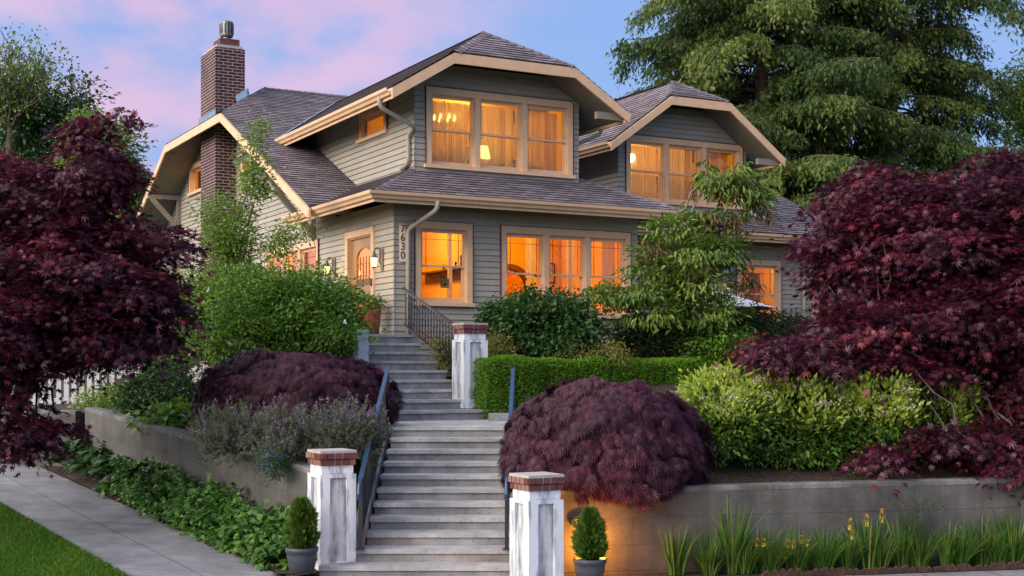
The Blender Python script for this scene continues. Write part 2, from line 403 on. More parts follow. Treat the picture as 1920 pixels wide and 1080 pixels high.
# ------------------------------------------------------------------ leaves
def T(verts, faces): return (np.array(verts, float), np.array(faces, int))
TPL = {}
TPL['leaf'] = T([(0,0,0),(-.5,.45,.10),(0,1,-.08),(.5,.45,.10)], [(0,1,2),(0,2,3)])
def star(angs, lens, w, droop=0.0):
    v = []; f = []
    for a, l in zip(angs, lens):
        a = math.radians(a); d = np.array([math.sin(a), math.cos(a)]); s_ = np.array([d[1], -d[0]])
        i = len(v)
        for (t, q) in ((0.0, 0), (.42, -w), (1.0, 0), (.42, w)):
            p = d * l * t + s_ * q * l; v.append((p[0], p[1] + 0.0, -droop * (t * l) ** 2 + (0.03 if q else 0)))
        f.append((i, i + 1, i + 2, i + 3))
    return T(v, f)
TPL['maple'] = star([-115, -68, -33, 0, 33, 68, 115], [.38, .66, .9, 1.0, .9, .66, .38], .135, .22)
TPL['lace'] = star([-58, -28, -8, 12, 32, 60], [.6, .9, 1.1, 1.05, .85, .6], .05, .28)
TPL['spray'] = star([-62, -48, -30, -10, 12, 32, 50, 64], [.42, .62, .82, 1.0, .95, .80, .60, .45], .12, .25)
TPL['fan'] = star([-55, -28, 0, 28, 55], [.7, .9, 1, .9, .7], .13, .25)
TPL['long'] = T([(0,0,0),(-.5,.35,.08),(-.32,.7,-.02),(0,1,-.22),(.32,.7,-.02),(.5,.35,.08)], [(0,1,2,3),(0,3,4,5)])
TPL['heart'] = T([(0,0,0),(-.5,.12,.05),(-.42,.5,.06),(0,1,-.08),(.42,.5,.06),(.5,.12,.05)], [(0,1,2,3),(0,3,4,5)])

def norm(a): return a / np.maximum(np.linalg.norm(a, axis=1, keepdims=True), 1e-9)
def leaves(name, pos, axis, nrm, L, W, tpl, tint, m, parent=None):
    v, f = TPL[tpl]; n = len(pos); k = len(v)
    axis = norm(axis); side = norm(np.cross(axis, nrm)); nn = np.cross(side, axis)
    L = np.broadcast_to(L, (n,)); W = np.broadcast_to(W, (n,))
    V = (pos[:, None, :] + side[:, None, :] * (v[None, :, 0] * W[:, None])[..., None]
         + axis[:, None, :] * (v[None, :, 1] * L[:, None])[..., None] + nn[:, None, :] * (v[None, :, 2] * L[:, None])[..., None]).reshape(-1, 3)
    Fc = (f[None] + (np.arange(n) * k)[:, None, None]).reshape(-1, f.shape[1])
    return raw_mesh(name, V, Fc, np.repeat(tint, len(f)), m, parent)
def raw_mesh(name, V, Fc, tint, m, parent=None):
    me = bpy.data.meshes.new(name); nf, k = Fc.shape
    me.vertices.add(len(V)); me.vertices.foreach_set('co', V.astype(np.float32).ravel())
    me.loops.add(nf * k); me.loops.foreach_set('vertex_index', Fc.astype(np.int32).ravel())
    me.polygons.add(nf); me.polygons.foreach_set('loop_start', (np.arange(nf) * k).astype(np.int32))
    me.polygons.foreach_set('loop_total', np.full(nf, k, np.int32))
    at = me.attributes.new('tint', 'FLOAT', 'FACE'); at.data.foreach_set('value', np.clip(tint, 0, 1).astype(np.float32))
    me.materials.append(m); me.update(calc_edges=True); me.validate()
    o = bpy.data.objects.new(name, me); link(o, parent); return o

def rnd_dir(n):
    return norm(RNG.normal(size=(n, 3)))
def blob_clusters(blobs, n, shell=0.55):
    "cluster centres through a set of ellipsoids ((x,y,z),(rx,ry,rz),weight)"
    w = np.array([b[2] * (b[1][0] * b[1][1] * b[1][2]) ** (2 / 3) for b in blobs]); w /= w.sum()
    idx = RNG.choice(len(blobs), size=n, p=w)
    d = rnd_dir(n); r = shell + (1.13 - shell) * RNG.random(n) ** .8
    r = np.where(RNG.random(n) < .12, RNG.random(n) * shell, r)
    C = np.array([blobs[i][0] for i in idx], float); A = np.array([blobs[i][1] for i in idx], float)
    p = C + d * r[:, None] * A
    return p, norm(d / A)
def foliage(blobs, n, per, Rc, flat=0.5, shell=0.55, droop=0.3, up=0.8, outw=0.6, size=(.06, .1), lw=0.6, rough=.45):
    c, out = blob_clusters(blobs, n, shell)
    m = n * per
    ci = np.repeat(np.arange(n), per)
    off = RNG.normal(size=(m, 3)) * np.array([Rc, Rc, Rc * flat]) * .55
    # clumps sag at their outer rim, so they read as layers
    rr = np.linalg.norm(off[:, :2], axis=1); off[:, 2] -= droop * rr ** 2 / max(Rc, 1e-3)
    pos = c[ci] + off
    ax = out[ci] * outw + np.concatenate([off[:, :2] / Rc, np.zeros((m, 1))], 1) * .8 + RNG.normal(size=(m, 3)) * rough
    ax[:, 2] -= droop
    nr = np.array([0, 0, up]) + out[ci] * .5 + RNG.normal(size=(m, 3)) * rough
    L = RNG.uniform(size[0], size[1], m)
    ct = RNG.random(n)
    tint = ct[ci] * .55 + RNG.random(m) * .45
    return pos, ax, nr, L, L * lw, tint, c
def pxb(px, py, d, rx, ry, rd, w=1.0):
    "ellipsoid given by where it is seen: centre pixel, distance, half sizes in pixels, half depth in metres"
    c = pt(px, py, d); return ((c.x, c.y, c.z), (rx * d / 2500, rd, ry * d / 2500), w)

def limb(a, b, n=6, bend=0.12, sag=0.0):
    a, b = Vector(a), Vector(b); L = (b - a).length; pts = []
    o = Vector((random.uniform(-1, 1), random.uniform(-1, 1), random.uniform(-.3, 1))) * L * bend
    for k in range(n + 1):
        t = k / n; p = a.lerp(b, t) + o * math.sin(t * math.pi); p.z -= sag * math.sin(t * math.pi) * L
        if 0 < k < n: p += Vector((random.gauss(0, 1), random.gauss(0, 1), random.gauss(0, 1))) * L * .012
        pts.append(p)
    return pts
def taper(r0, r1, n): return [r0 + (r1 - r0) * k / (n - 1) for k in range(n)]
def branches(mb, base, forks, targets, r0=.05, rt=.006, n=6, bend=.12):
    "trunk legs from base to each fork, then limbs from the nearest fork to the targets"
    for fk, r in forks:
        p = limb(base, fk, 7, .06); mb.tube(p, taper(r0, r, len(p)), 8)
    for t in targets:
        fk, r = min(forks, key=lambda q: (Vector(q[0]) - Vector(t)).length + max(0, q[0][2] - t[2]) * .8)
        p = limb(fk, t, n, bend); mb.tube(p, taper(r * .55, rt, len(p)), 5, False)

# ================================================================== HOUSE
TH = R(28.5)
OX = (740 - 960) * 24.8 / 2500
house = empty('craftsman_house', (OX, 24.8, 0), TH, 'grey green wooden house with clipped gables, cream trim and glowing windows above the stairs', 'house')
cT, sT = math.cos(TH), math.sin(TH)
def hw(u, v, w): return Vector((OX + cT * u - sT * v, 24.8 + sT * u + cT * v, w))
EXU, EXV, EXW = Vector((1, 0, 0)), Vector((0, 1, 0)), Vector((0, 0, 1))
SID = dict(expo=.114, lip=.024, top=.012, gap=.0125, y0=2.052)
def siding(P0, ex, n, poly, holes=()):
    mb = MB(); courses(mb, P0, ex, EXW, n, poly, holes=holes, **SID); return mb
def rect(x0, y0, x1, y1): return [(x0, y0), (x1, y0), (x1, y1), (x0, y1)]

W1 = (.40, 3.57, 1.60, 5.16)
W3 = (2.22, 3.40, 5.22, 5.16)
WR = (10.28, 3.44, 11.66, 5.05)
DLW = (.90, 6.27, 4.20, 7.84)
DRW = (7.22, 6.27, 10.62, 7.84)
FN, LN = Vector((0, -1, 0)), Vector((-1, 0, 0))
hole = lambda w: [(w[0] + .05, w[1] + .05, w[2] - .05, w[3] - .05)]
# front walls
siding((0, 0, 0), EXU, FN, rect(-.03, 1.9, 5.40, 5.50), hole(W1) + hole(W3)).build('wall', M['siding'], house)
siding((0, 3.0, 0), EXU, FN, rect(5.40, 1.9, 12.9, 5.75), hole(WR)).build('wall', M['siding'], house)
siding((5.40, 0, 0), EXV, Vector((1, 0, 0)), rect(0, 1.9, 3.0, 5.5)).build('wall', M['siding'], house)
siding((12.9, 3.0, 0), EXV, Vector((1, 0, 0)), rect(0, 1.9, 15.6, 5.8)).build('wall', M['siding'], house)
# left wall and gable: openings in (v, w)
DOOR = (.92, 3.0, 2.40, 5.12)
WL = (3.95, 3.5, 7.5, 5.13)
G1 = (12.75, 7.20, 14.30, 8.06)
G2 = (8.55, 7.20, 9.46, 7.92)
mb = siding((0, 0, 0), EXV, LN, rect(-.03, 1.9, 3.0, 5.5), hole(DOOR))
courses(mb, (0, 0, 0), EXV, EXW, LN, rect(3.0, 1.9, 18.6, 5.9), holes=hole(WL), **SID)
courses(mb, (0, 0, 0), EXV, EXW, LN, [(3.0, 5.9), (18.6, 5.9), (13.5, 8.35), (8.1, 8.35)], holes=hole(G1) + hole(G2), **SID)
mb.build('wall', M['siding'], house)
siding((0, 18.6, 0), EXU, Vector((0, 1, 0)), rect(0, 1.9, 12.9, 5.8)).build('wall', M['siding'], house)
siding((12.9, 3.0, 0), EXV, Vector((1, 0, 0)), [(0, 5.9), (15.6, 5.9), (10.5, 8.35), (5.1, 8.35)]).build('wall', M['siding'], house)
# dormer walls
SW = (1.86, 7.12, 3.36, 7.80)
siding((0, .60, 0), EXU, FN, [(.65, 6.02), (4.36, 6.02), (4.36, 7.98), (3.78, 8.30), (1.10, 8.30), (.65, 7.98)], hole(DLW)).build('wall', M['siding'], house)
siding((.68, 0, 0), EXV, LN, [(.57, 6.02), (3.3, 6.02), (7.3, 7.92), (7.3, 8.02), (.57, 8.02)], hole(SW)).build('wall', M['siding'], house)
siding((4.36, 0, 0), EXV, Vector((1, 0, 0)), [(.6, 6.02), (3.3, 6.02), (7.3, 7.92), (7.3, 8.02), (.6, 8.02)]).build('wall', M['siding'], house)
siding((0, 3.2, 0), EXU, FN, [(7.0, 5.9), (10.75, 5.9), (10.75, 7.85), (9.75, 8.58), (8.0, 8.58), (7.0, 7.9)], hole(DRW)).build('wall', M['siding'], house)
siding((7.03, 0, 0), EXV, LN, [(3.17, 5.9), (7.6, 8.0), (3.17, 7.95)]).build('wall', M['siding'], house)
siding((10.75, 0, 0), EXV, Vector((1, 0, 0)), [(3.2, 5.9), (7.6, 8.0), (3.2, 7.9)]).build('wall', M['siding'], house)

# roofs: each a slab with shingle courses on top
PM = .474
def mroof(v): return 5.62 + PM * (v - 2.2)
def roof_plane(mb, sof, pts, along, thick=.16, expo=.15):
    "pts: convex polygon in house coordinates; along: horizontal direction"
    pts = [Vector(p) for p in pts]; ex = Vector(along).normalized()
    n = (pts[1] - pts[0]).cross(pts[2] - pts[0]).normalized()
    if n.z < 0: n = -n
    ey = n.cross(ex).normalized()
    if ey.z < 0: ey = -ey
    P0 = pts[0]
    poly = [((p - P0).dot(ex), (p - P0).dot(ey)) for p in pts]
    courses(mb, P0, ex, ey, n, poly, expo, .020, .004, 0.0)
    a = [p - n * .012 for p in pts]
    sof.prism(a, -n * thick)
rm, sm_ = MB(), MB()
V0, U0, U1, VR = 2.2, -.9, 13.45, 10.8
zr = mroof(VR); vc = 8.19; zc = mroof(vc); vc2 = 2 * VR - vc; uh = 1.0
# main roof front and rear planes, with clipped ends
roof_plane(rm, sm_, [(U0, V0, mroof(V0)), (U1, V0, mroof(V0)), (U1, vc, zc), (U1 - uh - .9, VR, zr), (U0 + uh + .9, VR, zr), (U0, vc, zc)], EXU)
roof_plane(rm, sm_, [(U1, 2 * VR - V0, mroof(V0)), (U0, 2 * VR - V0, mroof(V0)), (U0, vc2, zc), (U0 + uh + .9, VR, zr), (U1 - uh - .9, VR, zr), (U1, vc2, zc)], EXU)
roof_plane(rm, sm_, [(U0, vc2, zc), (U0, vc, zc), (U0 + uh + .9, VR, zr)], EXV)
roof_plane(rm, sm_, [(U1, vc, zc), (U1, vc2, zc), (U1 - uh - .9, VR, zr)], EXV)
# hipped roof over the projecting front room
E0 = 5.58; FU0, FU1, FV = -.72, 6.07, -.72
fz = lambda t: E0 + PM * t
k = 3.2
roof_plane(rm, sm_, [(FU0, FV, E0), (FU1, FV, E0), (FU1 - k, FV + k, fz(k)), (FU0 + k, FV + k, fz(k))], EXU)
roof_plane(rm, sm_, [(FU0, 3.98, E0), (FU0, FV, E0), (FU0 + 1.5, FV + 1.5, fz(1.5)), (FU0 + 1.5, 3.98, fz(1.5))], EXV)
roof_plane(rm, sm_, [(FU1, FV, E0), (FU1, 4.2, E0), (FU1 - 2.0, 4.2, fz(2.0)), (FU1 - 2.0, FV + 2.0, fz(2.0))], EXV)
# left dormer
def dormer_roof(uc, half, ez, p, v0, clip_in, vp, v1):
    zr_ = ez + p * half; zc_ = ez + p * clip_in
    l, r = uc - half, uc + half
    roof_plane(rm, sm_, [(l, v1, ez), (l, v0, ez), (l + clip_in, v0, zc_), (uc, vp, zr_), (uc, v1, zr_)], EXV)
    roof_plane(rm, sm_, [(r, v0, ez), (r, v1, ez), (uc, v1, zr_), (uc, vp, zr_), (r - clip_in, v0, zc_)], EXV)
    roof_plane(rm, sm_, [(l + clip_in, v0, zc_), (r - clip_in, v0, zc_), (uc, vp, zr_)], EXU)
    return l, r, zc_
DL = dict(uc=2.46, half=2.58, ez=7.60, p=.615, v0=-.20, clip_in=1.25)
DR = dict(uc=8.80, half=2.46, ez=7.52, p=.72, v0=2.40, clip_in=1.62)
dormer_roof(**DL, vp=1.15, v1=10.2)
dormer_roof(**DR, vp=3.50, v1=10.2)
roof = rm.build('roof', M['roof'], house)
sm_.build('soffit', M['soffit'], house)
# ridge and hip caps
def capline(a, b):
    cap = MB()
    a, b = Vector(a), Vector(b); n = max(2, int((b - a).length / .18)); d = (b - a).normalized()
    s = d.cross(EXW).normalized()
    for i in range(n):
        p = a.lerp(b, i / n); q = a.lerp(b, (i + 1.25) / n)
        cap.poly([p - s * .14 - EXW * .035, p + EXW * .035, q + EXW * .018, q - s * .14 - EXW * .05], [(0, .02 + i * .15), (.28, .02 + i * .15), (.28, .13 + i * .15), (0, .13 + i * .15)])
        cap.poly([p + EXW * .035, p + s * .14 - EXW * .035, q + s * .14 - EXW * .05, q + EXW * .018], [(0, .02 + i * .15), (.28, .02 + i * .15), (.28, .13 + i * .15), (0, .13 + i * .15)])
    cap.build('ridge_cap', M['roof'], roof)
capline((U0 + 1.9, VR, zr), (U1 - 1.9, VR, zr)); capline((U0, vc, zc), (U0 + 1.9, VR, zr)); capline((U0, vc2, zc), (U0 + 1.9, VR, zr))
capline((FU0, FV, E0), (FU0 + 1.4, FV + 1.4, fz(1.4))); capline((FU1, FV, E0), (FU1 - 1.7, FV + 1.7, fz(1.7)))
for D_, vp in ((DL, 1.15), (DR, 3.50)):
    zr_ = D_['ez'] + D_['p'] * D_['half']; zc_ = D_['ez'] + D_['p'] * D_['clip_in']
    capline((D_['uc'], vp, zr_), (D_['uc'], 10, zr_))
    capline((D_['uc'] - D_['half'] + D_['clip_in'], D_['v0'], zc_), (D_['uc'], vp, zr_)); capline((D_['uc'] + D_['half'] - D_['clip_in'], D_['v0'], zc_), (D_['uc'], vp, zr_))
# fascia boards along rakes
def board(mb, a, b, n, h=.22, t=.045, drop=.0):
    a, b = Vector(a), Vector(b); n = Vector(n)
    a = a - EXW * drop; b = b - EXW * drop
    mb.prism([a, b, b - EXW * h, a - EXW * h], n * t)
def rake_boards(P, n):
    for a, b in zip(P[:-1], P[1:]):
        fa = MB(); board(fa, a, b, n, .195, .045, .03); fa.build('bargeboard', M['trim'], house)
# left gable rake
P = [(U0, V0 - .15, mroof(V0 - .15)), (U0, vc, zc), (U0, vc2, zc), (U0, 2 * VR - V0 + .15, mroof(V0 - .15))]
rake_boards(P, LN)
P = [(U1, V0, mroof(V0)), (U1, vc, zc), (U1, vc2, zc), (U1, 2 * VR - V0, mroof(V0))]
rake_boards(P, -LN)
for D_ in (DL, DR):
    l, r = D_['uc'] - D_['half'], D_['uc'] + D_['half']; z0 = D_['ez']; z1 = z0 + D_['p'] * D_['clip_in']; v0 = D_['v0']
    ext = .03
    P = [(l - ext, v0, z0 - ext * D_['p']), (l + D_['clip_in'], v0, z1), (r - D_['clip_in'], v0, z1), (r + ext, v0, z0 - ext * D_['p'])]
    rake_boards(P, FN)
# gutters
def gutter(a, b, n, ma=0, mb_=0, name='gutter'):
    a, b, n = Vector(a), Vector(b), Vector(n)
    prof = [(0, 0), (.0, -.13), (.055, -.13), (.075, -.085), (.115, -.055), (.125, .0), (.112, .0), (.10, -.045), (.06, -.075), (.045, -.115), (.012, -.115), (.012, 0)]
    mb = MB(); dg = (b - a).normalized(); pa = [a + n * x - dg * x * ma + EXW * z for x, z in prof]; pb = [b + n * x + dg * x * mb_ + EXW * z for x, z in prof]
    for i in range(len(prof)):
        j = (i + 1) % len(prof); mb.poly([pa[i], pb[i], pb[j], pa[j]])
    if not ma: mb.poly(pa[::-1])
    if not mb_: mb.poly(pb)
    # board the gutter hangs on
    mb.prism([a - n * .03 + EXW * .0, b - n * .03, b - n * .03 - EXW * .19, a - n * .03 - EXW * .19], n * .028)
    return mb.build(name, M['trim'], house)
gutter((FU0, FV, E0 - .012), (FU1 + .0, FV, E0 - .012), FN, ma=1)
gutter((FU0, 3.98, E0 - .012), (FU0, FV, E0 - .012), LN, mb_=1)
gutter((FU1 + .05, V0, mroof(V0) - .03), (U1 + .03, V0, mroof(V0) - .03), FN)
gutter((DL['uc'] - DL['half'], 6.5, DL['ez'] - .03), (DL['uc'] - DL['half'], DL['v0'] + .04, DL['ez'] - .03), LN)
gutter((DL['uc'] + DL['half'], DL['v0'] + .04, DL['ez'] - .03), (DL['uc'] + DL['half'], 6.4, DL['ez'] - .03), -LN)
gutter((DR['uc'] - DR['half'], 6.4, DR['ez'] - .03), (DR['uc'] - DR['half'], DR['v0'] + .04, DR['ez'] - .03), LN)
gutter((DR['uc'] + DR['half'], DR['v0'] + .04, DR['ez'] - .03), (DR['uc'] + DR['half'], 6.4, DR['ez'] - .03), -LN)
# valley flashing strip of the left dormer
fl = MB(); lv = DL['uc'] - DL['half']
def mr_hit(z): return (z - 5.62) / PM + 2.2
zL = lambda u: DL['ez'] + DL['p'] * (u - lv) + .035
for ua, ub_ in ((lv - .02, lv + .9), (lv + .9, lv + 1.75), (lv + 1.75, 2.40)):
    va, vb = mr_hit(zL(ua)) + .05, mr_hit(zL(ub_)) + .05
    fl.prism([(ua, va, zL(ua)), (ub_, vb, zL(ub_)), (ub_, vb - .55, zL(ub_)), (ua, va - .62, zL(ua))], (0, 0, .015))
fl.build('valley_flashing', M['flash'], roof)
# downspouts
def spout(pts, r=.042):
    out = [Vector(pts[0])]
    for i in range(1, len(pts) - 1):
        a, b, c = Vector(pts[i - 1]), Vector(pts[i]), Vector(pts[i + 1])
        p, q = b + (a - b).normalized() * .10, b + (c - b).normalized() * .10
        for t in (0, .33, .66, 1): out.append(p * (1 - t) ** 2 + b * 2 * t * (1 - t) + q * t * t)
    out.append(Vector(pts[-1])); return MB().tube(out, r, 10).build('downspout', M['trim_grey'], house, True)
M['trim_grey'] = mat('downspout_paint', (0.34, 0.30, 0.24), 0.5, 0.06, 4)
spout([(.52, FV - .05, E0 - .12), (.52, FV - .05, 5.30), (.24, -.075, 4.98), (.24, -.075, 2.0)], .046)
spout([(lv - .06, .30, 7.48), (lv - .06, .30, 7.30), (.60, .42, 7.00), (.60, .72, 6.90), (.60, .72, 6.36), (.60, 1.05, 6.27)])
spout([(DL['uc'] + DL['half'] + .06, .9, 7.46), (DL['uc'] + DL['half'] + .06, .9, 7.32), (4.44, .9, 7.02), (4.44, .9, 6.42)])
spout([(12.35, 2.92, 5.35), (12.35, 2.92, 2.0)], .046)
spout([(10.83, 3.12, 6.45), (10.83, 3.12, 6.18), (11.15, 2.75, 6.02)])
# soffit brackets under the left gable
def bracket(v, z):
    mb = MB(); t = .055
    mb.box((-.95, v - t, z - .0), (-.005, v + t, z + .13)); mb.box((-.12, v - t, z - .95), (-.03, v + t, z - .003))
    mb.prism([(-.90, v - t, z - .003), (-.74, v - t, z - .003), (-.123, v - t, z - .66), (-.123, v - t, z - .84)], (0, 2 * t, 0))
    mb.build('bracket', M['soffit_beige'], house, bevel=.006)
M['soffit_beige'] = mat('bracket_paint', (0.25, 0.22, 0.175), 0.7, 0.06, 4)
for v in (15.35, 6.25): bracket(v, mroof(2 * VR - v if v > VR else v) - .33)
bracket(4.2, mroof(4.2) - .5)
for (u, v, z) in ((4.75, -.10, 7.42), (10.95, 2.5, 7.30)):
    MB().box((u - .38, v, z), (u + .30, v + .09, z + .14)).build('outrigger', M['soffit_beige'], house, bevel=.006)
# chimney
ch = MB()
ch.box((-.55, 9.90, 1.0), (.20, 11.25, 10.42))
chim = ch.build('chimney', M['brick'], house)
MB().box((-.50, 9.96, 10.423), (.15, 11.19, 10.50)).build('mortar_crown', M['mortar'], chim)
fb = MB(); fb.box((-.40, 10.02, 10.50), (.10, 10.62, 10.68)); fb.box((-.36, 10.75, 10.50), (.06, 11.1, 10.60))
fb.build('clay_flue', M['capbrick'], chim, bevel=.01)
fc = MB(); fc.lathe([(.10, 0), (.15, .0), (.15, .10), (.10, .12), (.10, .2), (.15, .22), (.165, .26), (.17, .56), (.16, .60), (.14, .61)], (-.15, 10.3, 10.56), 18)
flu = fc.build('flue_cap', M['metal'], chim)
fs = MB()
for i in range(12):
    a = i * math.pi / 6; fs.box((-.15 + .17 * math.cos(a) - .01, 10.3 + .17 * math.sin(a) - .01, 10.85), (-.15 + .17 * math.cos(a) + .01, 10.3 + .17 * math.sin(a) + .01, 11.10))
fs.build('flue_vent_slat', M['dark'], chim)
# chimney flashing
cf = MB()
hz = lambda u: zc + (u + .9) / 1.9 * (zr - zc)
cf.prism([(-.05, 9.76, hz(-.05) + .02), (.28, 9.76, hz(.28) + .02), (.28, 9.885, hz(.28) + .22), (-.05, 9.885, hz(-.05) + .2)], (0, -.01, .02))
cf.prism([(.215, 9.75, hz(.215) + .03), (.215, 11.35, hz(.215) + .03), (.215, 11.35, hz(.215) + .22), (.215, 9.75, hz(.215) + .22)], (.02, 0, 0))
cf.prism([(-.565, 9.8, hz(-.565) - .06), (-.565, 11.35, hz(-.565) - .06), (-.565, 11.35, hz(-.565) + .16), (-.565, 9.8, hz(-.565) + .16)], (-.02, 0, 0))
cf.build('chimney_flashing', M['flash'], chim)

# ------------------------------------------------------------------ windows
def window(o, ex, n, w, h, units, cas=.115, muntin=True, sill=True, single=False, gaps=None, glass_label=None):
    """casing, sashes and panes on a wall; o = lower left outer corner of the casing, ex along the wall, n outwards"""
    o, ex, n = Vector(o), Vector(ex), Vector(n)
    F_ = MB(); B = lambda m_, x0, y0, z0, x1, y1, z1: m_.obox(o, ex, n, EXW, (x0, y0, z0), (x1, y1, z1))
    B(F_, 0, .002, h - cas - .02, w, .055, h)                      # head
    B(F_, 0, .002, .07, cas, .050, h - cas - .02); B(F_, w - cas, .002, .07, w, .050, h - cas - .02)
    mull = cas * .95
    inner = w - 2 * cas; uw = (inner - mull * (units - 1)) / units
    for k in range(1, units):
        x = cas + k * uw + (k - 1) * mull; B(F_, x, .002, .07, x + mull, .048, h - cas - .02)
    fr = F_.build('window', M['trim'], house, bevel=.004)
    if sill:
        s_ = MB(); B(s_, -.04, .002, .0, w + .04, .095, .068); s_.build('sill', M['trim'], fr, bevel=.006)
    e = MB(); B(e, -.012, .002, .07, -.001, .060, h + .013); B(e, w + .001, .002, .07, w + .013, .060, h + .013); B(e, -.0005, .002, h + .001, w + .0005, .060, h + .013)
    e.build('edge_trim', M['maroon'], fr)
    H = h - cas - .02 - .07
    for k in range(units):
        x0 = cas + k * (uw + mull); x1 = x0 + uw
        j = MB()                                                    # jamb lining
        B(j, x0 - .002, -.16, .069, x0 + .016, .0, .07 + H + .002); B(j, x1 - .016, -.16, .069, x1 + .002, .0, .07 + H + .002)
        B(j, x0 + .016, -.16, .07 + H - .016, x1 - .016, .0, .07 + H + .002); B(j, x0 + .016, -.16, .068, x1 - .016, .0, .086)
        j.build('jamb', M['trim'], fr)
        a0, a1 = x0 + .016, x1 - .016
        lo, hi = .086, .07 + H - .016; mid = (lo + hi) / 2 + (0 if not single else 0)
        sashes = [(lo, hi, -.075)] if single else [(mid - .018, hi, -.045), (lo, mid + .018, -.085)]
        for q, (z0, z1, y) in enumerate(sashes):
            st = .048
            s_ = MB(); bt = .07 if (q == 1 or single) else .036
            tp = .036 if q == 1 else .05
            B(s_, a0, y - .018, z0, a0 + st, y + .018, z1); B(s_, a1 - st, y - .018, z0, a1, y + .018, z1)
            B(s_, a0 + st, y - .0175, z0, a1 - st, y + .0175, z0 + bt); B(s_, a0 + st, y - .0175, z1 - tp, a1 - st, y + .0175, z1)
            sh = s_.build('sash', M['trim'], fr, bevel=.003)
            p = MB(); B(p, a0 + st - .005, y - .003, z0 + bt - .005, a1 - st + .005, y + .003, z1 - tp + .005)
            # one sheet of glass
            p2 = MB(); p2.poly([o + ex * a + n * y + EXW * b for a, b in ((a0 + st - .004, z0 + bt - .004), (a1 - st + .004, z0 + bt - .004), (a1 - st + .004, z1 - tp + .004), (a0 + st - .004, z1 - tp + .004))])
            p2.build('pane', M['glass'], fr)
            if muntin and q == 0:
                m_ = MB(); gx = (a1 - a0) * .15; g = .007
                B(m_, a0 + st + gx * .55, y - .008, z0 + bt, a0 + st + gx * .55 + g, y + .008, z1 - tp)
                B(m_, a1 - st - gx * .55 - g, y - .008, z0 + bt, a1 - st - gx * .55, y + .008, z1 - tp)
                B(m_, a0 + st, y - .009, z1 - tp - .13, a1 - st, y + .009, z1 - tp - .13 + g)
                m_.build('muntin', M['dark'], fr)
    return fr
NF = FN
window((W1[0], 0, W1[1] - .0), EXU, FN, W1[2] - W1[0], W1[3] - W1[1], 1)
window((W3[0], 0, W3[1]), EXU, FN, W3[2] - W3[0], W3[3] - W3[1], 3)
window((WR[0], 3.0, WR[1]), EXU, FN, WR[2] - WR[0], WR[3] - WR[1], 1)
window((DLW[0], .60, DLW[1]), EXU, FN, DLW[2] - DLW[0], DLW[3] - DLW[1], 3, muntin=False)
window((DRW[0], 3.2, DRW[1]), EXU, FN, DRW[2] - DRW[0], DRW[3] - DRW[1], 3, muntin=False)
window((.68, SW[2], SW[1]), -EXV, LN, SW[2] - SW[0], SW[3] - SW[1], 1, cas=.16, muntin=False, single=True)
window((0, G1[2], G1[1]), -EXV, LN, G1[2] - G1[0], G1[3] - G1[1], 1, cas=.13, muntin=False, single=True)
window((0, G2[2], G2[1]), -EXV, LN, G2[2] - G2[0], G2[3] - G2[1], 1, cas=.13, muntin=False, single=True)
window((0, WL[2], WL[1]), -EXV, LN, WL[2] - WL[0], WL[3] - WL[1], 3)
# door
o = Vector((0, DOOR[2], DOOR[1])); ex = -EXV; n = LN; dw, dh = DOOR[2] - DOOR[0], DOOR[3] - DOOR[1]
B = lambda m_, x0, y0, z0, x1, y1, z1: m_.obox(o, ex, n, EXW, (x0, y0, z0), (x1, y1, z1))
d = MB(); B(d, .13, -.10, .02, dw - .13, -.055, 1.02)
# upper part of the leaf with an arched light
cx, ar = dw / 2, .38
B(d, .13, -.10, 1.022, cx - ar, -.055, dh - .16); B(d, cx + ar, -.10, 1.022, dw - .13, -.055, dh - .16)
pts_ = []
for i in range(13):
    a = math.pi * (1 - i / 12); pts_.append((cx + ar * math.cos(a), 1.55 + .22 * math.sin(a)))
for (xa, za), (xb, zb) in zip(pts_[:-1], pts_[1:]):
    d.prism([o + ex * xa + n * -.10 + EXW * za, o + ex * xb + n * -.10 + EXW * zb, o + ex * xb + n * -.10 + EXW * (dh - .16), o + ex * xa + n * -.10 + EXW * (dh - .16)], n * .044)
dr = d.build('door', M['doorwood'], house)
c = MB()
B(c, 0, .002, .0, .13, .05, dh - .13); B(c, dw - .13, .002, 0, dw, .05, dh - .13); B(c, 0, .002, dh - .13, dw, .056, dh)
B(c, .11, -.16, 0, .128, .0, dh - .13); B(c, dw - .128, -.16, 0, dw - .11, 0, dh - .13); B(c, .13, -.16, dh - .155, dw - .13, 0, dh - .132)
c.build('door_frame', M['trim'], dr, bevel=.004)
g = MB(); g.poly([o + ex * a + n * -.08 + EXW * b for a, b in ([(cx - ar, 1.02), (cx + ar, 1.02)] + pts_[::-1])]); g.build('door_glass', M['glass'], dr)
l = MB()
for i in range(1, 5): B(l, cx - ar + i * .152 - .004, -.088, 1.02, cx - ar + i * .152 + .004, -.072, 1.60)
for z in (1.22, 1.45): B(l, cx - ar, -.087, z, cx + ar, -.073, z + .008)
B(l, cx - ar, -.085, 1.022, cx + ar, -.075, 1.16); l.build('lead_line', M['wood'], dr)
MB().lathe([(.0, 0), (.03, .0), (.035, .03), (.02, .05), (0, .055)], (0, 0, 0), 12).build('door_knob', M['metal'], dr, True).location = o + ex * (dw - .2) + n * -.03 + EXW * .95
l2 = MB(); B(l2, dw - .10, .052, .98, dw - .05, .075, 1.12); l2.build('keypad', M['dark'], dr)

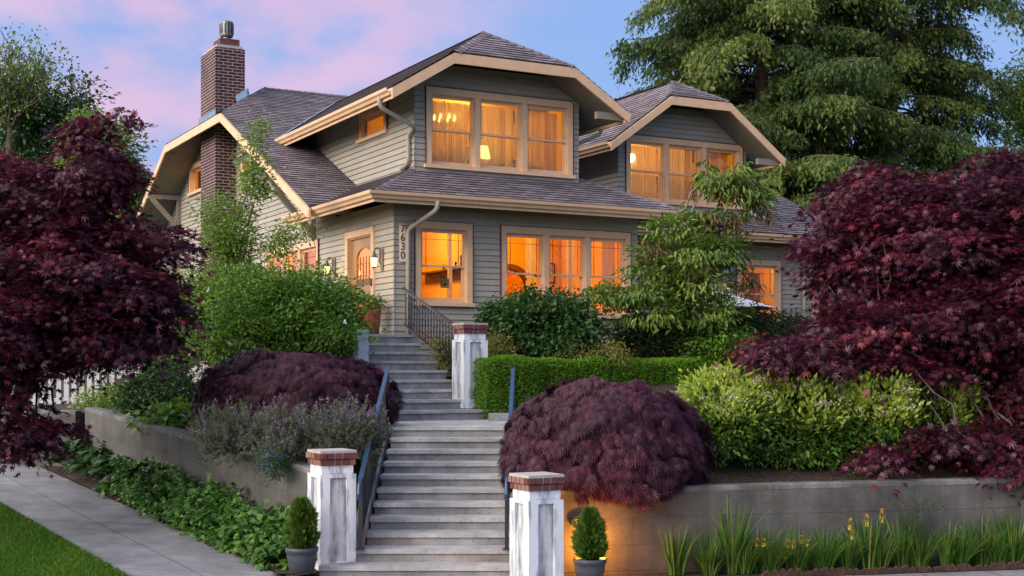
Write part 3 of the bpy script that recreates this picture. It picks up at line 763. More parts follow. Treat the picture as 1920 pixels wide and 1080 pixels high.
# ------------------------------------------------------------------ rooms behind the glass
def room(u0, u1, v0, v1, w0, w1, front, m, name='room_lining'):
    mb = MB(); P = lambda a, b, c: (a, b, c)
    faces = {'back': [(u0, v1, w0), (u1, v1, w0), (u1, v1, w1), (u0, v1, w1)], 'front': [(u0, v0, w0), (u0, v0, w1), (u1, v0, w1), (u1, v0, w0)],
             'left': [(u0, v0, w0), (u0, v1, w0), (u0, v1, w1), (u0, v0, w1)], 'right': [(u1, v0, w0), (u1, v0, w1), (u1, v1, w1), (u1, v1, w0)],
             'floor': [(u0, v0, w0), (u1, v0, w0), (u1, v1, w0), (u0, v1, w0)], 'ceil': [(u0, v0, w1), (u0, v1, w1), (u1, v1, w1), (u1, v0, w1)]}
    for k_, f in faces.items():
        if k_ not in front: mb.poly(f)
    return mb.build(name, m, house)
POWER = 0.95
def lamp(u, v, w, power, col=(1, .54, .06), r=.12, name='room_light'):
    l = bpy.data.lights.new(name, 'POINT'); l.energy = power * POWER; l.color = col; l.shadow_soft_size = r
    ob = bpy.data.objects.new(name, l); ob.location = (u, v, w); link(ob, house); return ob
room(.03, 1.95, .03, 2.95, 2.95, 5.42, ('left', 'front'), M['orange'])
lamp(1.0, 1.7, 5.0, 46)
room(2.0, 5.37, .03, 2.985, 2.95, 5.42, ('front', 'back'), M['orange2'])
room(2.0, 8.6, 2.99, 5.6, 2.95, 5.42, ('front',), M['orange'])
lamp(3.4, 1.6, 5.05, 60); lamp(6.6, 3.9, 4.9, 140); lamp(3.0, 4.6, 4.6, 12)
room(.03, 1.93, 3.05, 8.3, 2.95, 5.42, ('left',), M['orange2'])
lamp(1.0, 5.6, 4.9, 60)
room(9.3, 12.7, 3.03, 6.2, 2.95, 5.42, ('front',), M['orange'])
lamp(11.0, 3.9, 5.15, 50)
room(.72, 4.30, .63, 3.6, 6.1, 8.02, ('front', 'left'), M['orange'])
lamp(2.6, 2.2, 7.6, 46, (1, .58, .13))
room(7.08, 10.70, 3.23, 5.9, 6.1, 8.0, ('front',), M['orange'])
lamp(8.6, 4.6, 7.6, 46, (1, .58, .13))
room(.03, 2.2, 8.4, 15.0, 6.7, 8.2, ('left',), M['orange2'])
lamp(1.0, 11.5, 7.7, 60)

def htag(o, label, cat, group=None): return tag(o, label, cat, group)
def hthing(name, u, v, w, label, cat, group=None, rz=0.0):
    return empty(name, hw(u, v, w), TH + rz, label, cat, group)
# curtains: pleated sheets
def curtain(u0, u1, v, z0, z1, m, label, group=None, amp=.016, pitch=.075, gather=0.0):
    n = max(8, int((u1 - u0) / pitch * 8)); mb = MB(); rows = 8
    ph = random.random() * 6
    grid = []
    for j in range(rows + 1):
        t = j / rows; row = []
        for i in range(n + 1):
            s_ = i / n; g_ = 1 - gather * (1 - abs(2 * t - .9)) if gather else 1
            x = u0 + (u1 - u0) * s_; x = u1 - (u1 - x) * g_ if gather > 0 else x
            wv = s_ + .05 * math.sin(s_ * 9 + ph) + .03 * math.sin(s_ * 23 + 2 * ph); y = v + amp * (.55 + .6 * math.sin(s_ * 5 + ph) ** 2) * math.sin(wv * (u1 - u0) / pitch * 6.283 + ph) + amp * .5 * math.sin(s_ * (u1 - u0) / pitch * 2.6 + 2 * ph + t * .8)
            row.append(tuple(hw(x, y, z0 + (z1 - z0) * t)))
        grid.append(row)
    for j in range(rows):
        for i in range(n): mb.poly([grid[j][i], grid[j][i + 1], grid[j + 1][i + 1], grid[j + 1][i]])
    o = mb.build('curtain', m, None, True); return tag(o, label, 'curtain', group)
dl3 = (DLW[2] - DLW[0] - .23) / 3; dr3 = (DRW[2] - DRW[0] - .23) / 3
for i, nm in enumerate(('left light of the upper left dormer, near a chandelier', 'middle light of the upper left dormer window', 'right light of the upper left dormer window')):
    curtain(DLW[0] + .13 + i * dl3, DLW[0] + .11 + (i + 1) * dl3 - .02, .98, 6.3, 7.66, M['sheer'], 'sheer curtain, ' + nm, 'sheer dormer curtains')
for i, nm in enumerate(('left light of the right dormer, beside a round lamp', 'middle light of the upper right dormer window', 'right light of the right dormer, behind the young tree')):
    curtain(DRW[0] + .13 + i * dr3, DRW[0] + .11 + (i + 1) * dr3 - .02, 3.58, 6.3, 7.68, M['sheer'], 'sheer tan curtain behind the ' + nm, 'sheer dormer curtains')
c3 = (W3[2] - W3[0] - .23) / 3
for i, nm in enumerate(('left', 'middle', 'right')):
    b = W3[0] + .115 + (i + 1) * c3 - .03
    curtain(b - (.24 if i < 2 else .30), b - .03, .33, 3.3, 5.0, M['curtain'], 'white curtain drawn to the side of the %s light of the lower triple window' % nm, 'white curtains in the lower triple window', .03, .07)
curtain(W1[2] - .38, W1[2] - .27, .28, 3.3, 5.0, M['curtain'], 'narrow white curtain at the right edge of the single lower window', None, .02, .06)
# things in the rooms
def chandelier(u, v, w, s=1.0):
    t = hthing('chandelier', u, v, w, 'glowing chandelier seen through the left light of the upper left dormer', 'chandelier')
    f = MB(); f.tube([(0, 0, 0), (0, 0, .45)], .012, 6)
    for i in range(8):
        a = i * math.pi / 4; x, y = math.cos(a) * .22 * s, math.sin(a) * .22 * s
        f.tube([(0, 0, .05), (x * .5, y * .5, -.06), (x, y, 0), (x, y, .05)], .008, 5)
        MB().lathe([(.0, 0), (.028, .01), (.032, .05), (.012, .1), (0, .12)], (x, y, .05), 8).build('candle_bulb', M['candle'], t, True)
    f.build('chandelier_frame', M['metal'], t)
chandelier(1.62, 1.25, 7.30)
t = hthing('wall_lamp', 7.58, 3.50, 7.36, 'round white glowing globe lamp in the left light of the right dormer', 'lamp')
MB().lathe([(0, -.1), (.06, -.085), (.095, -.04), (.1, 0), (.095, .04), (.06, .085), (0, .1)], (0, 0, 0), 16).build('lamp_globe', M['bulb'], t, True)
MB().tube([(0, 0, .1), (0, .03, .64)], .012, 8).build('lamp_stem', M['metal'], t)
t = hthing('table_lamp', 2.62, 1.6, 6.6, 'drum shaded table lamp glowing low behind the middle dormer curtain', 'lamp')
MB().lathe([(.17, .0), (.2, 0), (.15, .24), (.13, .24)], (0, 0, .12), 18).build('lamp_shade', M['candle'], t, True)
MB().lathe([(.1, -.5), (.1, -.47), (.03, -.42), (.05, -.2), (.02, 0), (.02, .13)], (0, 0, 0), 12).build('lamp_base', M['wood'], t, True)
t = hthing('hall_pendant', .75, 1.62, 4.45, 'bright pendant lamp glowing behind the arched glass of the front door', 'lamp')
MB().lathe([(0, -.1), (.07, -.08), (.11, 0), (.07, .08), (0, .1)], (0, 0, 0), 14).build('lamp_globe', M['bulb'], t, True)
MB().tube([(0, 0, .1), (0, 0, .95)], .01, 6).build('lamp_cord', M['dark'], t)
# arch and pictures in the living room
a = MB(); pts_ = [(0, 0)] + [(.0 + .62 - .62 * math.cos(math.pi * i / 20), 1.15 + .55 * math.sin(math.pi * i / 20)) for i in range(21)] + [(1.24, 0)]
inn = [(.09, 0)] + [(.62 - .53 * math.cos(math.pi * i / 20), 1.13 + .46 * math.sin(math.pi * i / 20)) for i in range(21)] + [(1.15, 0)]
for (p0, p1, q0, q1) in zip(pts_[:-1], pts_[1:], inn[:-1], inn[1:]):
    a.prism([(p0[0], 0, p0[1]), (p1[0], 0, p1[1]), (q1[0], 0, q1[1]), (q0[0], 0, q0[1])], (0, .22, 0))
ar = hthing('arched_doorway', 3.42, 3.02, 3.0, 'dark wooden arch inside, behind the left light of the lower triple window', 'doorway')
a.build('arch_frame', M['wood'], ar)
b = MB(); b.box((.25, .9, 0), (.95, 1.2, 1.55)); b.build('bookcase', M['wood'], ar)
wp = MB()
for (p0, p1) in zip(pts_[1:-2], pts_[2:-1]): wp.prism([(p0[0], .03, p0[1]), (p1[0], .03, p1[1]), (p1[0], .03, 2.40), (p0[0], .03, 2.40)], (0, .12, 0))
wp.box((-1.4, .03, 0), (-.002, .15, 2.40)); wp.box((1.242, .03, 0), (2.14, .15, 2.40)); wp.build('wall_panel', M['orange2'], ar)
MB().box((2.145, .01, 0), (2.30, .17, 2.40)).build('post', M['wood'], ar)
for i, z in enumerate((3.62, 4.30)):
    t = hthing('picture', 4.93, 2.99, z, ('lower' if i == 0 else 'upper') + ' of two framed pictures on the orange wall behind the middle light', 'picture', 'framed pictures')
    f = MB(); f.box((0, 0, 0), (.28, .03, .03)); f.box((0, 0, .42), (.28, .03, .45)); f.box((0, 0, .03), (.03, .03, .42)); f.box((.25, 0, .03), (.28, .03, .42)); f.build('picture_frame', M['dark'], t)
    MB().box((.03, .012, .03), (.25, .022, .42)).build('print', M['paper'], t)
t = hthing('cabinet', 6.15, 4.0, 2.96, 'dark glazed cabinet seen in the right light of the lower triple window', 'cabinet')
MB().box((0, 0, 0), (.52, .4, 1.95)).build('carcass', M['wood'], t, bevel=.01)
f = MB()
for z in (.5, .9, 1.3, 1.7): f.box((.04, -.02, z), (.48, -.002, z + .03))
f.build('shelf_edge', M['paper'], t)
# coat rack in the hall: wall shelf with hooks on the right hand wall
t = hthing('coat_rack', 1.94, .35, 4.36, 'wooden wall shelf with black coat hooks inside the single lower window', 'coat rack')
MB().box((-.26, 0, 0), (-.01, 2.4, .03)).box((-.05, 0, -.20), (-.012, 2.4, -.003)).build('shelf', M['wood'], t)
for i in range(5):
    y = .15 + i * .45; MB().tube([(-.05, y, -.08), (-.12, y, -.10), (-.15, y, -.04), (-.13, y, .0)], .010, 6).build('hook', M['dark'], t)
for i, (y, h_) in enumerate(((.5, .26), (.75, .14), (1.3, .12))): MB().lathe([(.04, 0), (.03, .03), (.015, h_ * .6), (.03, h_ * .8), (0, h_)], (-.14, y, .03), 10).build('ornament', M['dark'], t)
# emblem card hanging in the window
t = hthing('window_emblem', .99, .10, 3.93, 'square card with black heart shaped emblem hung in the single lower window', 'sign')
MB().box((0, 0, 0), (.175, .008, .175)).build('card', M['sticker'], t)
e = MB(); g_ = .008
for (x0, z0, x1, z1) in ((0, 0, .175, .010), (0, .165, .175, .175), (0, .0101, .010, .1649), (.165, .0101, .175, .1649)): e.box((x0, -.004, z0), (x1, -.0005, z1))
for sgn in (-1, 1):
    P = [(.012, .035), (.012, .14), (.035, .145), (.062, .128), (.068, .1), (.055, .068), (.035, .048)]
    q = [(.0875 + sgn * x, z) for x, z in P]
    for (xa, za), (xb, zb) in zip(q, q[1:] + q[:1]):
        dx, dz = xb - xa, zb - za; l_ = math.hypot(dx, dz) or 1; nx, nz = -dz / l_ * g_, dx / l_ * g_
        e.prism([(xa - nx, -.003, za - nz), (xb - nx, -.003, zb - nz), (xb + nx, -.003, zb + nz), (xa + nx, -.003, za + nz)], (0, -.003, 0))
e.build('emblem', M['dark'], t)
# kitchen shelves
t = hthing('kitchen_shelf', 10.95, 4.4, 3.95, 'wall shelves crowded with dark bottles in the right hand lower window', 'shelf')
for z in (0, .42, .80): MB().box((0, 0, z), (.95, .3, z + .04)).build('shelf_board', M['doorwood'], t)
for z in (.04, .46, .84):
    for i in range(7):
        s_ = random.uniform(.8, 1.2); x = .08 + i * .13 + random.uniform(-.02, .02)
        tb = hthing('bottle', 10.95 + x, 4.53, 3.95 + z, 'dark bottle standing on the kitchen wall shelves', 'bottle', 'bottles on the kitchen shelves')
        MB().lathe([(.045, 0), (.048, .02), (.048, .16 * s_), (.018, .22 * s_), (.018, .28 * s_)], (0, 0, 0), 8).build('bottle_glass', M['bottle'], tb, True)
t = hthing('inner_window', 11.98, 4.9, 3.75, 'cream framed inner window beyond the bottle shelves in the kitchen', 'window')
f = MB(); f.box((0, 0, 0), (.1, .1, 1.25)); f.box((.62, 0, 0), (.72, .1, 1.25)); f.box((.1, 0, 1.13), (.62, .1, 1.25)); f.box((.1, 0, 0), (.62, .1, .1)); f.build('frame', M['trim'], t)
MB().box((.1, .04, .1), (.62, .05, 1.13)).build('pane', M['wood'], t)
t = hthing('kitchen_counter', 10.4, 4.45, 2.96, 'kitchen counter glowing low in the right hand lower window', 'counter')
MB().box((0, 0, 0), (2.2, .6, .84)).build('cabinet', M['wood'], t); MB().box((-.02, -.03, .842), (2.22, .62, .88)).build('worktop', M['paper'], t)

# house number plaque, lanterns
t = hthing('house_number', .085, -.034, 4.38, 'tall tan plaque with the dark numbers 7630 beside the house corner', 'house number')
MB().box((0, -.022, 0), (.112, 0, .70)).build('plaque', M['tancap'], t, bevel=.004)
def text(s_, size, loc, rot, m, parent, name, align='CENTER', ls=1.0, ext=.003, sx=1.0):
    cu = bpy.data.curves.new(name, 'FONT'); cu.body = s_; cu.size = size; cu.extrude = ext; cu.align_x = align; cu.align_y = 'CENTER'; cu.space_line = ls
    cu.materials.append(m); me = bpy.data.meshes.new_from_object(bpy.data.objects.new(name, cu)); ob = bpy.data.objects.new(name, me); ob.location = loc; ob.rotation_euler = rot; ob.scale = (sx, 1, 1); return link(ob, parent)
for i, ch_ in enumerate('7630'): text(ch_, .20, (.056, -.026, .61 - i * .165), (R(90), 0, 0), M['dark'], t, 'digit')
def lantern(v, lab):
    t = hthing('wall_lantern', -.035, v, 4.45, lab, 'wall lantern', 'lanterns beside the front door'); t.scale = (.82, .82, .82)
    MB().box((-.018, -.06, -.24), (0, .06, .26)).build('backplate', M['soffit_beige'], t, bevel=.005)
    a = MB(); a.tube([(-.02, 0, -.12), (-.07, 0, -.05), (-.05, 0, .08), (-.05, 0, .22), (-.10, 0, .28), (-.17, 0, .25), (-.20, 0, .16)], .013, 8); a.build('arm', M['iron'], t, True)
    MB().lathe([(.0, .19), (.03, .17), (.05, .10), (.10, .04), (.105, .03), (.02, .03)], (-.20, 0, 0), 12).build('lantern_cap', M['metal'], t, True)
    MB().lathe([(.05, -.17), (.058, -.165), (.085, .03), (.08, .03)], (-.20, 0, 0), 8).build('lantern_glass', M['lantern'], t)
    l = MB(); l.lathe([(.0, -.21), (.03, -.20), (.062, -.175), (.062, -.165), (.0, -.165)], (-.20, 0, 0), 8); l.build('lantern_base', M['metal'], t)
    p = lamp(-.30, v, 4.38, 7, (1, .58, .22), .08, 'lantern_light')
lantern(.52, 'lit carriage lantern on the wall right of the front door')
lantern(3.02, 'lit carriage lantern on the wall left of the front door, above the bush')

# ================================================================== STAIRS
LAND = 1.586; TR = .1403; K0 = 14.9; RUN = .36
stairs = empty('front_stairs', (-.85, 15, 0), 0, 'long weathered concrete stairs climbing in two flights to the front door', 'stairs')
def loc(p): return (p[0] + .85, p[1] - 15, p[2])
xs = lambda Y: (-1.71 + .02 * (Y - 15.3), .0 - .045 * (Y - 15.3))
for kk in range(11):
    z = .183 + TR * kk; y = K0 + RUN * kk
    x0, x1 = xs(y)
    if kk == 0: x0, x1 = -2.15, .16
    if kk == 1: x0, x1 = -2.02, .02
    yb = y + RUN if kk < 10 else 22.2
    if kk == 10: x0, x1 = -1.70, -.10
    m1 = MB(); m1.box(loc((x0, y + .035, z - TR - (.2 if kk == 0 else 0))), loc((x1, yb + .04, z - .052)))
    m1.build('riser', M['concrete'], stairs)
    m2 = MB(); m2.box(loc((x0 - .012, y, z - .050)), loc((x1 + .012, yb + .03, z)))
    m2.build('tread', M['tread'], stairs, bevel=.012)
# landing reaches right behind the laceleaf
MB().box(loc((-.36, 20.35, 1.2)), loc((.55, 20.6, LAND + .12))).build('landing_curb', M['concrete'], stairs, bevel=.01)
MB().box(loc((-.095, 18.9, 1.2)), loc((.35, 20.34, LAND - .004))).build('landing_slab', M['tread'], stairs, bevel=.01)
# cheek walls of the lower flight
ck = MB()
for (xa, xb, w_) in ((-1.86, -1.86, .14), (.02, -.13, .14)):
    a = [loc((xa, 15.3, -.2)), loc((xb, 18.6, -.2)), loc((xb, 18.6, LAND - .02)), loc((xa, 15.3, .42))]
    ck.prism(a, (w_ if xa < -1 else w_, 0, 0))
ck.build('cheek_wall', M['concrete'], stairs)
# upper flight is square to the house
up = empty('x', (0, 0, 0)); bpy.data.objects.remove(up)
def ub(mb, u0, v0, w0, u1, v1, w1):
    o = hw(0, 0, 0) - Vector((-.85, 15, 0)); return mb.obox(o, Vector((cT, sT, 0)), Vector((-sT, cT, 0)), EXW, (u0, v0, w0), (u1, v1, w1))
UR, UL, VK, RU = -.20, -1.92, -4.09, .354
UP = (2.99 - LAND) / 9
for kk in range(9):
    z = LAND + UP * (kk + 1); v = VK + RU * kk; ve = v + RU if kk < 8 else .0
    ur = UR + (.48 if kk == 0 else (-.06 if kk == 1 else (-.02 if kk == 2 else 0)))
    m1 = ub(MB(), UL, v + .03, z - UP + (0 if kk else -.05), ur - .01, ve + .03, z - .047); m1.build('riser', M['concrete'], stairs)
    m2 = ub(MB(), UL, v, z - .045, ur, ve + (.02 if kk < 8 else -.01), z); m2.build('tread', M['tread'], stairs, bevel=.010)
# porch deck reaching left to the door
dk = ub(MB(), -1.95, -.6, 2.2, -.03, 3.6, 2.986); dk.build('porch_deck', M['concrete'], stairs)
# painted low wall on the left of the upper flight
lw = empty('low_side_wall', hw(-2.03, -3.35, 2.0), TH, 'pale grey painted low wall with a square end post left of the top steps', 'low wall')
MB().box((-.05, .1, -.6), (.05, 1.9, .78)).build('wall_panel', M['bluewhite'], lw, bevel=.005)
MB().box((-.09, -.10, -.6), (.09, .08, 1.0)).build('post', M['bluewhite'], lw, bevel=.008)
MB().box((-.08, .085, .782), (.08, 1.9, .84)).build('coping', M['bluewhite'], lw, bevel=.006)

# ------------------------------------------------------------------ pillars
def pillar(px, py, d, base, lab, a=.43, bb=True):
    p = pt(px, py, d); top = p.z
    t = empty('pillar', (p.x, p.y, base), TH, lab, 'pillar', 'brick capped stair pillars')
    H = top - base; h = a / 2 - .03
    capz = H - .17
    MB().box((-h, -h, .0), (h, h, capz - .09)).build('shaft', M['pillar'], t, bevel=.012)
    MB().box((-h - .005, -h - .005, capz - .088), (h + .005, h + .005, capz - .002)).build('neck_moulding', M['pillar'], t, bevel=.025)
    # raised border leaves a sunk panel on every face
    b = MB(); s_ = .012; z0, z1 = .17, capz - .14
    for q in range(4):
        rot = Matrix.Rotation(q * math.pi / 2, 3, 'Z')
        def bx(x0, z0_, x1, z1_, y0=-h - .03, y1=-h - .0015):
            i = len(b.v); b.box((x0, y0, z0_), (x1, y1, z1_))
            for k in range(i, len(b.v)): b.v[k] = tuple(rot @ Vector(b.v[k]))
        e_ = h + .0295
        bx(-e_, .02, e_, z0); bx(-e_, z1, e_, capz - .10); bx(-e_, z0, -h + .085, z1); bx(h - .085, z0, e_, z1)
    b.build('panel_border', M['pillar'], t, bevel=.006)
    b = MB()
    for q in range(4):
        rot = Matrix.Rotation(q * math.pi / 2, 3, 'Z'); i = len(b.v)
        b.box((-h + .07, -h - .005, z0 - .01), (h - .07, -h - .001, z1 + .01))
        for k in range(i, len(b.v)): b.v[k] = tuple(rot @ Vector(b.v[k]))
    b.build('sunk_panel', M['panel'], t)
    for lv_, (ext, zz) in enumerate(((.030, capz), (.048, capz + .072))):
        e_ = h + ext
        MB().box((-e_ + .012, -e_ + .012, zz + .003), (e_ - .012, e_ - .012, zz + .066)).build('mortar_bed', M['mortar'], t)
        n = 5; w_ = 2 * e_ / n
        bA, bB = MB(), MB()
        for q in range(4):
            rot = Matrix.Rotation(q * math.pi / 2, 3, 'Z')
            for i in range(n):
                x0 = -e_ + i * w_ + .009; x1 = x0 + w_ - .018
                tgt = bB if (q == 3 and random.random() < .8) or random.random() < .1 else bA
                j = len(tgt.v); tgt.box((x0, -e_, zz + .004), (x1, -e_ + .10, zz + .066))
                for k in range(j, len(tgt.v)): tgt.v[k] = tuple(rot @ Vector(tgt.v[k]))
        bA.build('cap_brick', M['capbrick'], t, bevel=.006); bB.build('cap_brick', M['capbrick2'], t, bevel=.006)
    e_ = h + .034
    MB().box((-e_, -e_, capz + .140), (e_, e_, H)).build('cap_top', M['mortar'], t, bevel=.012)
    return t
pillar(622, 843, 15.35, .03, 'white panelled pillar at the foot of the stairs, left side, with a half pale brick cap')
pillar(1006, 888, 14.45, -.10, 'white panelled pillar at the foot of the stairs, right side, next to the lit wall')
pillar(881, 606, 21.5, LAND + .15, 'white panelled pillar beside the upper flight and the clipped green hedge', .43)

# ------------------------------------------------------------------ handrails
def handrail(x0, y0, z0, x1, y1, z1, lab):
    t = empty('stair_handrail', (x0, y0, z0), 0, lab, 'handrail', 'handrails of the lower flight')
    L_ = lambda x, y, z: Vector((x - x0, y - y0, z - z0))
    ang = lambda s_: (x0 + (x1 - x0) * s_, y0 + (y1 - y0) * s_)
    hb, ht = .80, .80
    r = MB()
    a, b = L_(x0, y0 + .06, z0 + hb), L_(x1, y1, z1 + ht)
    d = (b - a).normalized(); s_ = Vector((1, 0, 0)); n = s_.cross(d).normalized()
    r.obox(a, d, s_, n, (0, -.025, -.016), ((b - a).length, .025, .016))
    r.tube([a + d * .02, a - d * .10 - EXW * .02, a - d * .16 - EXW * .10, a - d * .13 - EXW * .17, a - d * .06 - EXW * .18], [.022, .022, .022, .024, .026], 8)
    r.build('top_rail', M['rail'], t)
    r = MB(); a2, b2 = a - EXW * .66, b - EXW * .66
    r.obox(a2, d, s_, n, (.04, -.016, -.012), ((b2 - a2).length, .016, .012)); r.build('bottom_rail', M['iron'], t)
    r = MB(); r.box((-.022, .05, 0), (.022, .094, hb - .02)); r.box((-.05, .02, 0), (.05, .12, .012)); r.box((-.03, .042, hb - .22), (.03, .102, hb - .18)); r.build('post', M['iron'], t)
    r = MB(); q = L_(x1, y1 - .05, z1); r.box((q.x - .022, q.y - .022, q.z), (q.x + .022, q.y + .022, q.z + ht - .03)); r.build('post', M['iron'], t)
    n_ = 22
    for i in range(1, n_):
        p = a2.lerp(b2, i / n_); MB().box((p.x - .008, p.y - .008, p.z), (p.x + .008, p.y + .008, p.z + .65)).build('baluster', M['iron'], t)
    return t
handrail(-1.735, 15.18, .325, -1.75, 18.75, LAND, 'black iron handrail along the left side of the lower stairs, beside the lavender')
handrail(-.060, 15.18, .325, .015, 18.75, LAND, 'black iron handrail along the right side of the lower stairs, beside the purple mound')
t = hthing('iron_railing', UR + .03, -.86, 2.99, 'black wrought iron railing sloping from the house corner to the upper pillar', 'railing')
za0, zb0 = 3.185 - 2.99, 2.28 - 2.99; VL = -2.55
za1, zb1 = 3.80 - 2.99, 2.28 - 2.99 + .66
r = MB()
def bar(a, b, w, m_=None):
    a, b = Vector(a), Vector(b); d = (b - a).normalized(); s_ = Vector((1, 0, 0)); n = s_.cross(d).normalized()
    r.obox(a, d, s_, n, (0, -w, -w), ((b - a).length, w, w))
bar((0, 0, za1), (0, VL, zb1), .019); r.tube([(0, -.03, za1), (0, .05, za1 + .05), (0, .09, za1 + .02)], .02, 8); r.build('top_rail', M['iron'], t)
r = MB(); bar((0, .02, za0), (0, VL, zb0), .017); r.build('bottom_rail', M['iron'], t)
r = MB(); bar((0, 0, za0 + .12), (0, VL, zb0 + .12), .008); bar((0, 0, za1 - .12), (0, VL, zb1 - .12), .008); r.build('cross_bar', M['iron'], t)
n_ = 21
for i in range(n_ + 1):
    y = VL * (i + .3) / (n_ + .6); f = y / VL
    b = MB(); b.box((-.008, y - .008, za0 + (zb0 - za0) * f), (.008, y + .008, za1 + (zb1 - za1) * f))
    if i % 3 == 1: b.lathe([(.008, -.03), (.022, 0), (.008, .03)], (0, y, (za0 + (zb0 - za0) * f) * .45 + (za1 + (zb1 - za1) * f) * .55), 8)
    b.build('baluster', M['iron'], t)

# ================================================================== GROUND
DIR = Vector((-.596, .803, 0))           # the side street runs uphill to the left
def street_z(X, Y):
    t = DIR.x * (X + 2.58) + DIR.y * (Y - 15)
    return .06 + .0816 * max(0.0, min(t, 60))
def grid_mesh(name, xs_, ys_, zf, m, keep=lambda x, y: True, kind='structure'):
    V = []; idx = {}; mb = MB()
    for i in range(len(xs_) - 1):
        for j in range(len(ys_) - 1):
            if keep((xs_[i] + xs_[i + 1]) / 2, (ys_[j] + ys_[j + 1]) / 2):
                mb.poly([(xs_[a], ys_[b], zf(xs_[a], ys_[b])) for a, b in ((i, j), (i + 1, j), (i + 1, j + 1), (i, j + 1))])
    o = mb.build(name, m, None, True); o['kind'] = kind; return o
ax = [-900, -400, -200, -120, -80, -60, -50, -40, -32, -26] + [x * 2 - 20 for x in range(0, 26)] + [40, 60, 100, 200, 400, 900]
ay = [-300, -100, -40, -20, -8, 0, 4, 8] + [8 + 2 * k for k in range(1, 26)] + [70, 90, 130, 200, 400, 900]
grid_mesh('ground', ax, ay, lambda x, y: street_z(x, y) - .14, M['earth'])
# side pavement (slabs follow its direction)
sp_ = MB(); SD = Vector((DIR.y, -DIR.x, 0))    # to the right of the uphill direction
def edge_pt(t, side):
    p = Vector((-2.58, 15, 0)) + DIR * t
    if side == 'R': return p
    q = Vector((-4.53, 15, 0)) + DIR * (t - 0.0)
    return q
ts = [-16 + k * 1.0 for k in range(60)]
for a_, b_ in zip(ts[:-1], ts[1:]):
    ra, rb, la, lb = edge_pt(a_, 'R'), edge_pt(b_, 'R'), edge_pt(a_, 'L'), edge_pt(b_, 'L')
    for p in (ra, rb, la, lb): p.z = street_z(p.x, p.y)
    sp_.poly([la, ra, rb, lb], [(0.02, a_), (1.6, a_), (1.6, b_), (0.02, b_)])
sp_.v = sp_.v
o = sp_.build('pavement', M['walk']); o['kind'] = 'structure'
fp = MB(); fp.poly([(-3.4, 10.5, .055), (16, 13.9, .055), (16, 17.75, .055), (.55, 14.52, .055), (.2, 14.5, .055), (-.1, 14.95, .055), (-2.5, 14.95, .055), (-3.2, 15.3, .0555)], [(0, 0), (19, 0), (19, 2), (4, 2), (3.8, 2.5), (3.6, 3), (.9, 3), (0, 3.2)])
o = fp.build('front_pavement', M['walk']); o['kind'] = 'structure'
# road in front of the walk
rd = MB(); rd.poly([(-60, 1, -.03), (60, 1, -.03), (60, 9.4, -.03), (-60, 9.4, -.03)]); o = rd.build('road', M['asphalt']); o['kind'] = 'structure'

# garden behind the walls
WLa, WLb = Vector((-2.35, 15.75, 0)), Vector((-6.98, 21.8, 0))      # left retaining wall line
WRa, WRb = Vector((.52, 14.95, 0)), Vector((12.5, 17.5, 0))          # right retaining wall line
def side(a, b, x, y): return (b.x - a.x) * (y - a.y) - (b.y - a.y) * (x - a.x)
LWn = (WLb - WLa).length; RWn = (WRb - WRa).length
def garden_z(x, y):
    dl = -side(WLa, WLb, x, y) / LWn if x < -1.0 else 9
    dr = side(WRa, WRb, x, y) / RWn if x > -.4 else 9
    tl = max(0, min(1.25, ((Vector((x, y, 0)) - WLa).dot(WLb - WLa)) / LWn ** 2))
    if x < -1.0: z = 1.13 + .52 * min(tl, 1) + .20 * max(0, dl - .1) * (1 - max(0, min(1, (tl - .75) / .35)) * .85)
    else: z = .98 + .155 * max(0, dr - .1)
    return min(z, 2.25)
def in_garden(x, y):
    if y > 46 or x > 26: return False
    if -1.9 < x < .15 and y < 20.2: return False
    u = (x - OX) * cT + (y - 24.8) * sT; v = -(x - OX) * sT + (y - 24.8) * cT
    if -2.05 < u < .30 and -4.4 < v < 1 and not (u > -.05 and v > -3.2): return False
    if -1.75 < x < .2 and y < 21.6: return False
    if x < -.9: return -side(WLa, WLb, x, y) / LWn > .2 and (x > -8.5 or y > 23)
    return side(WRa, WRb, x, y) / RWn > .2
gx = [-14 + .2 * k for k in range(201)]; gy = [14.6 + .2 * k for k in range(159)]
grid_mesh('garden_soil', gx, gy, garden_z, M['soil'], in_garden)

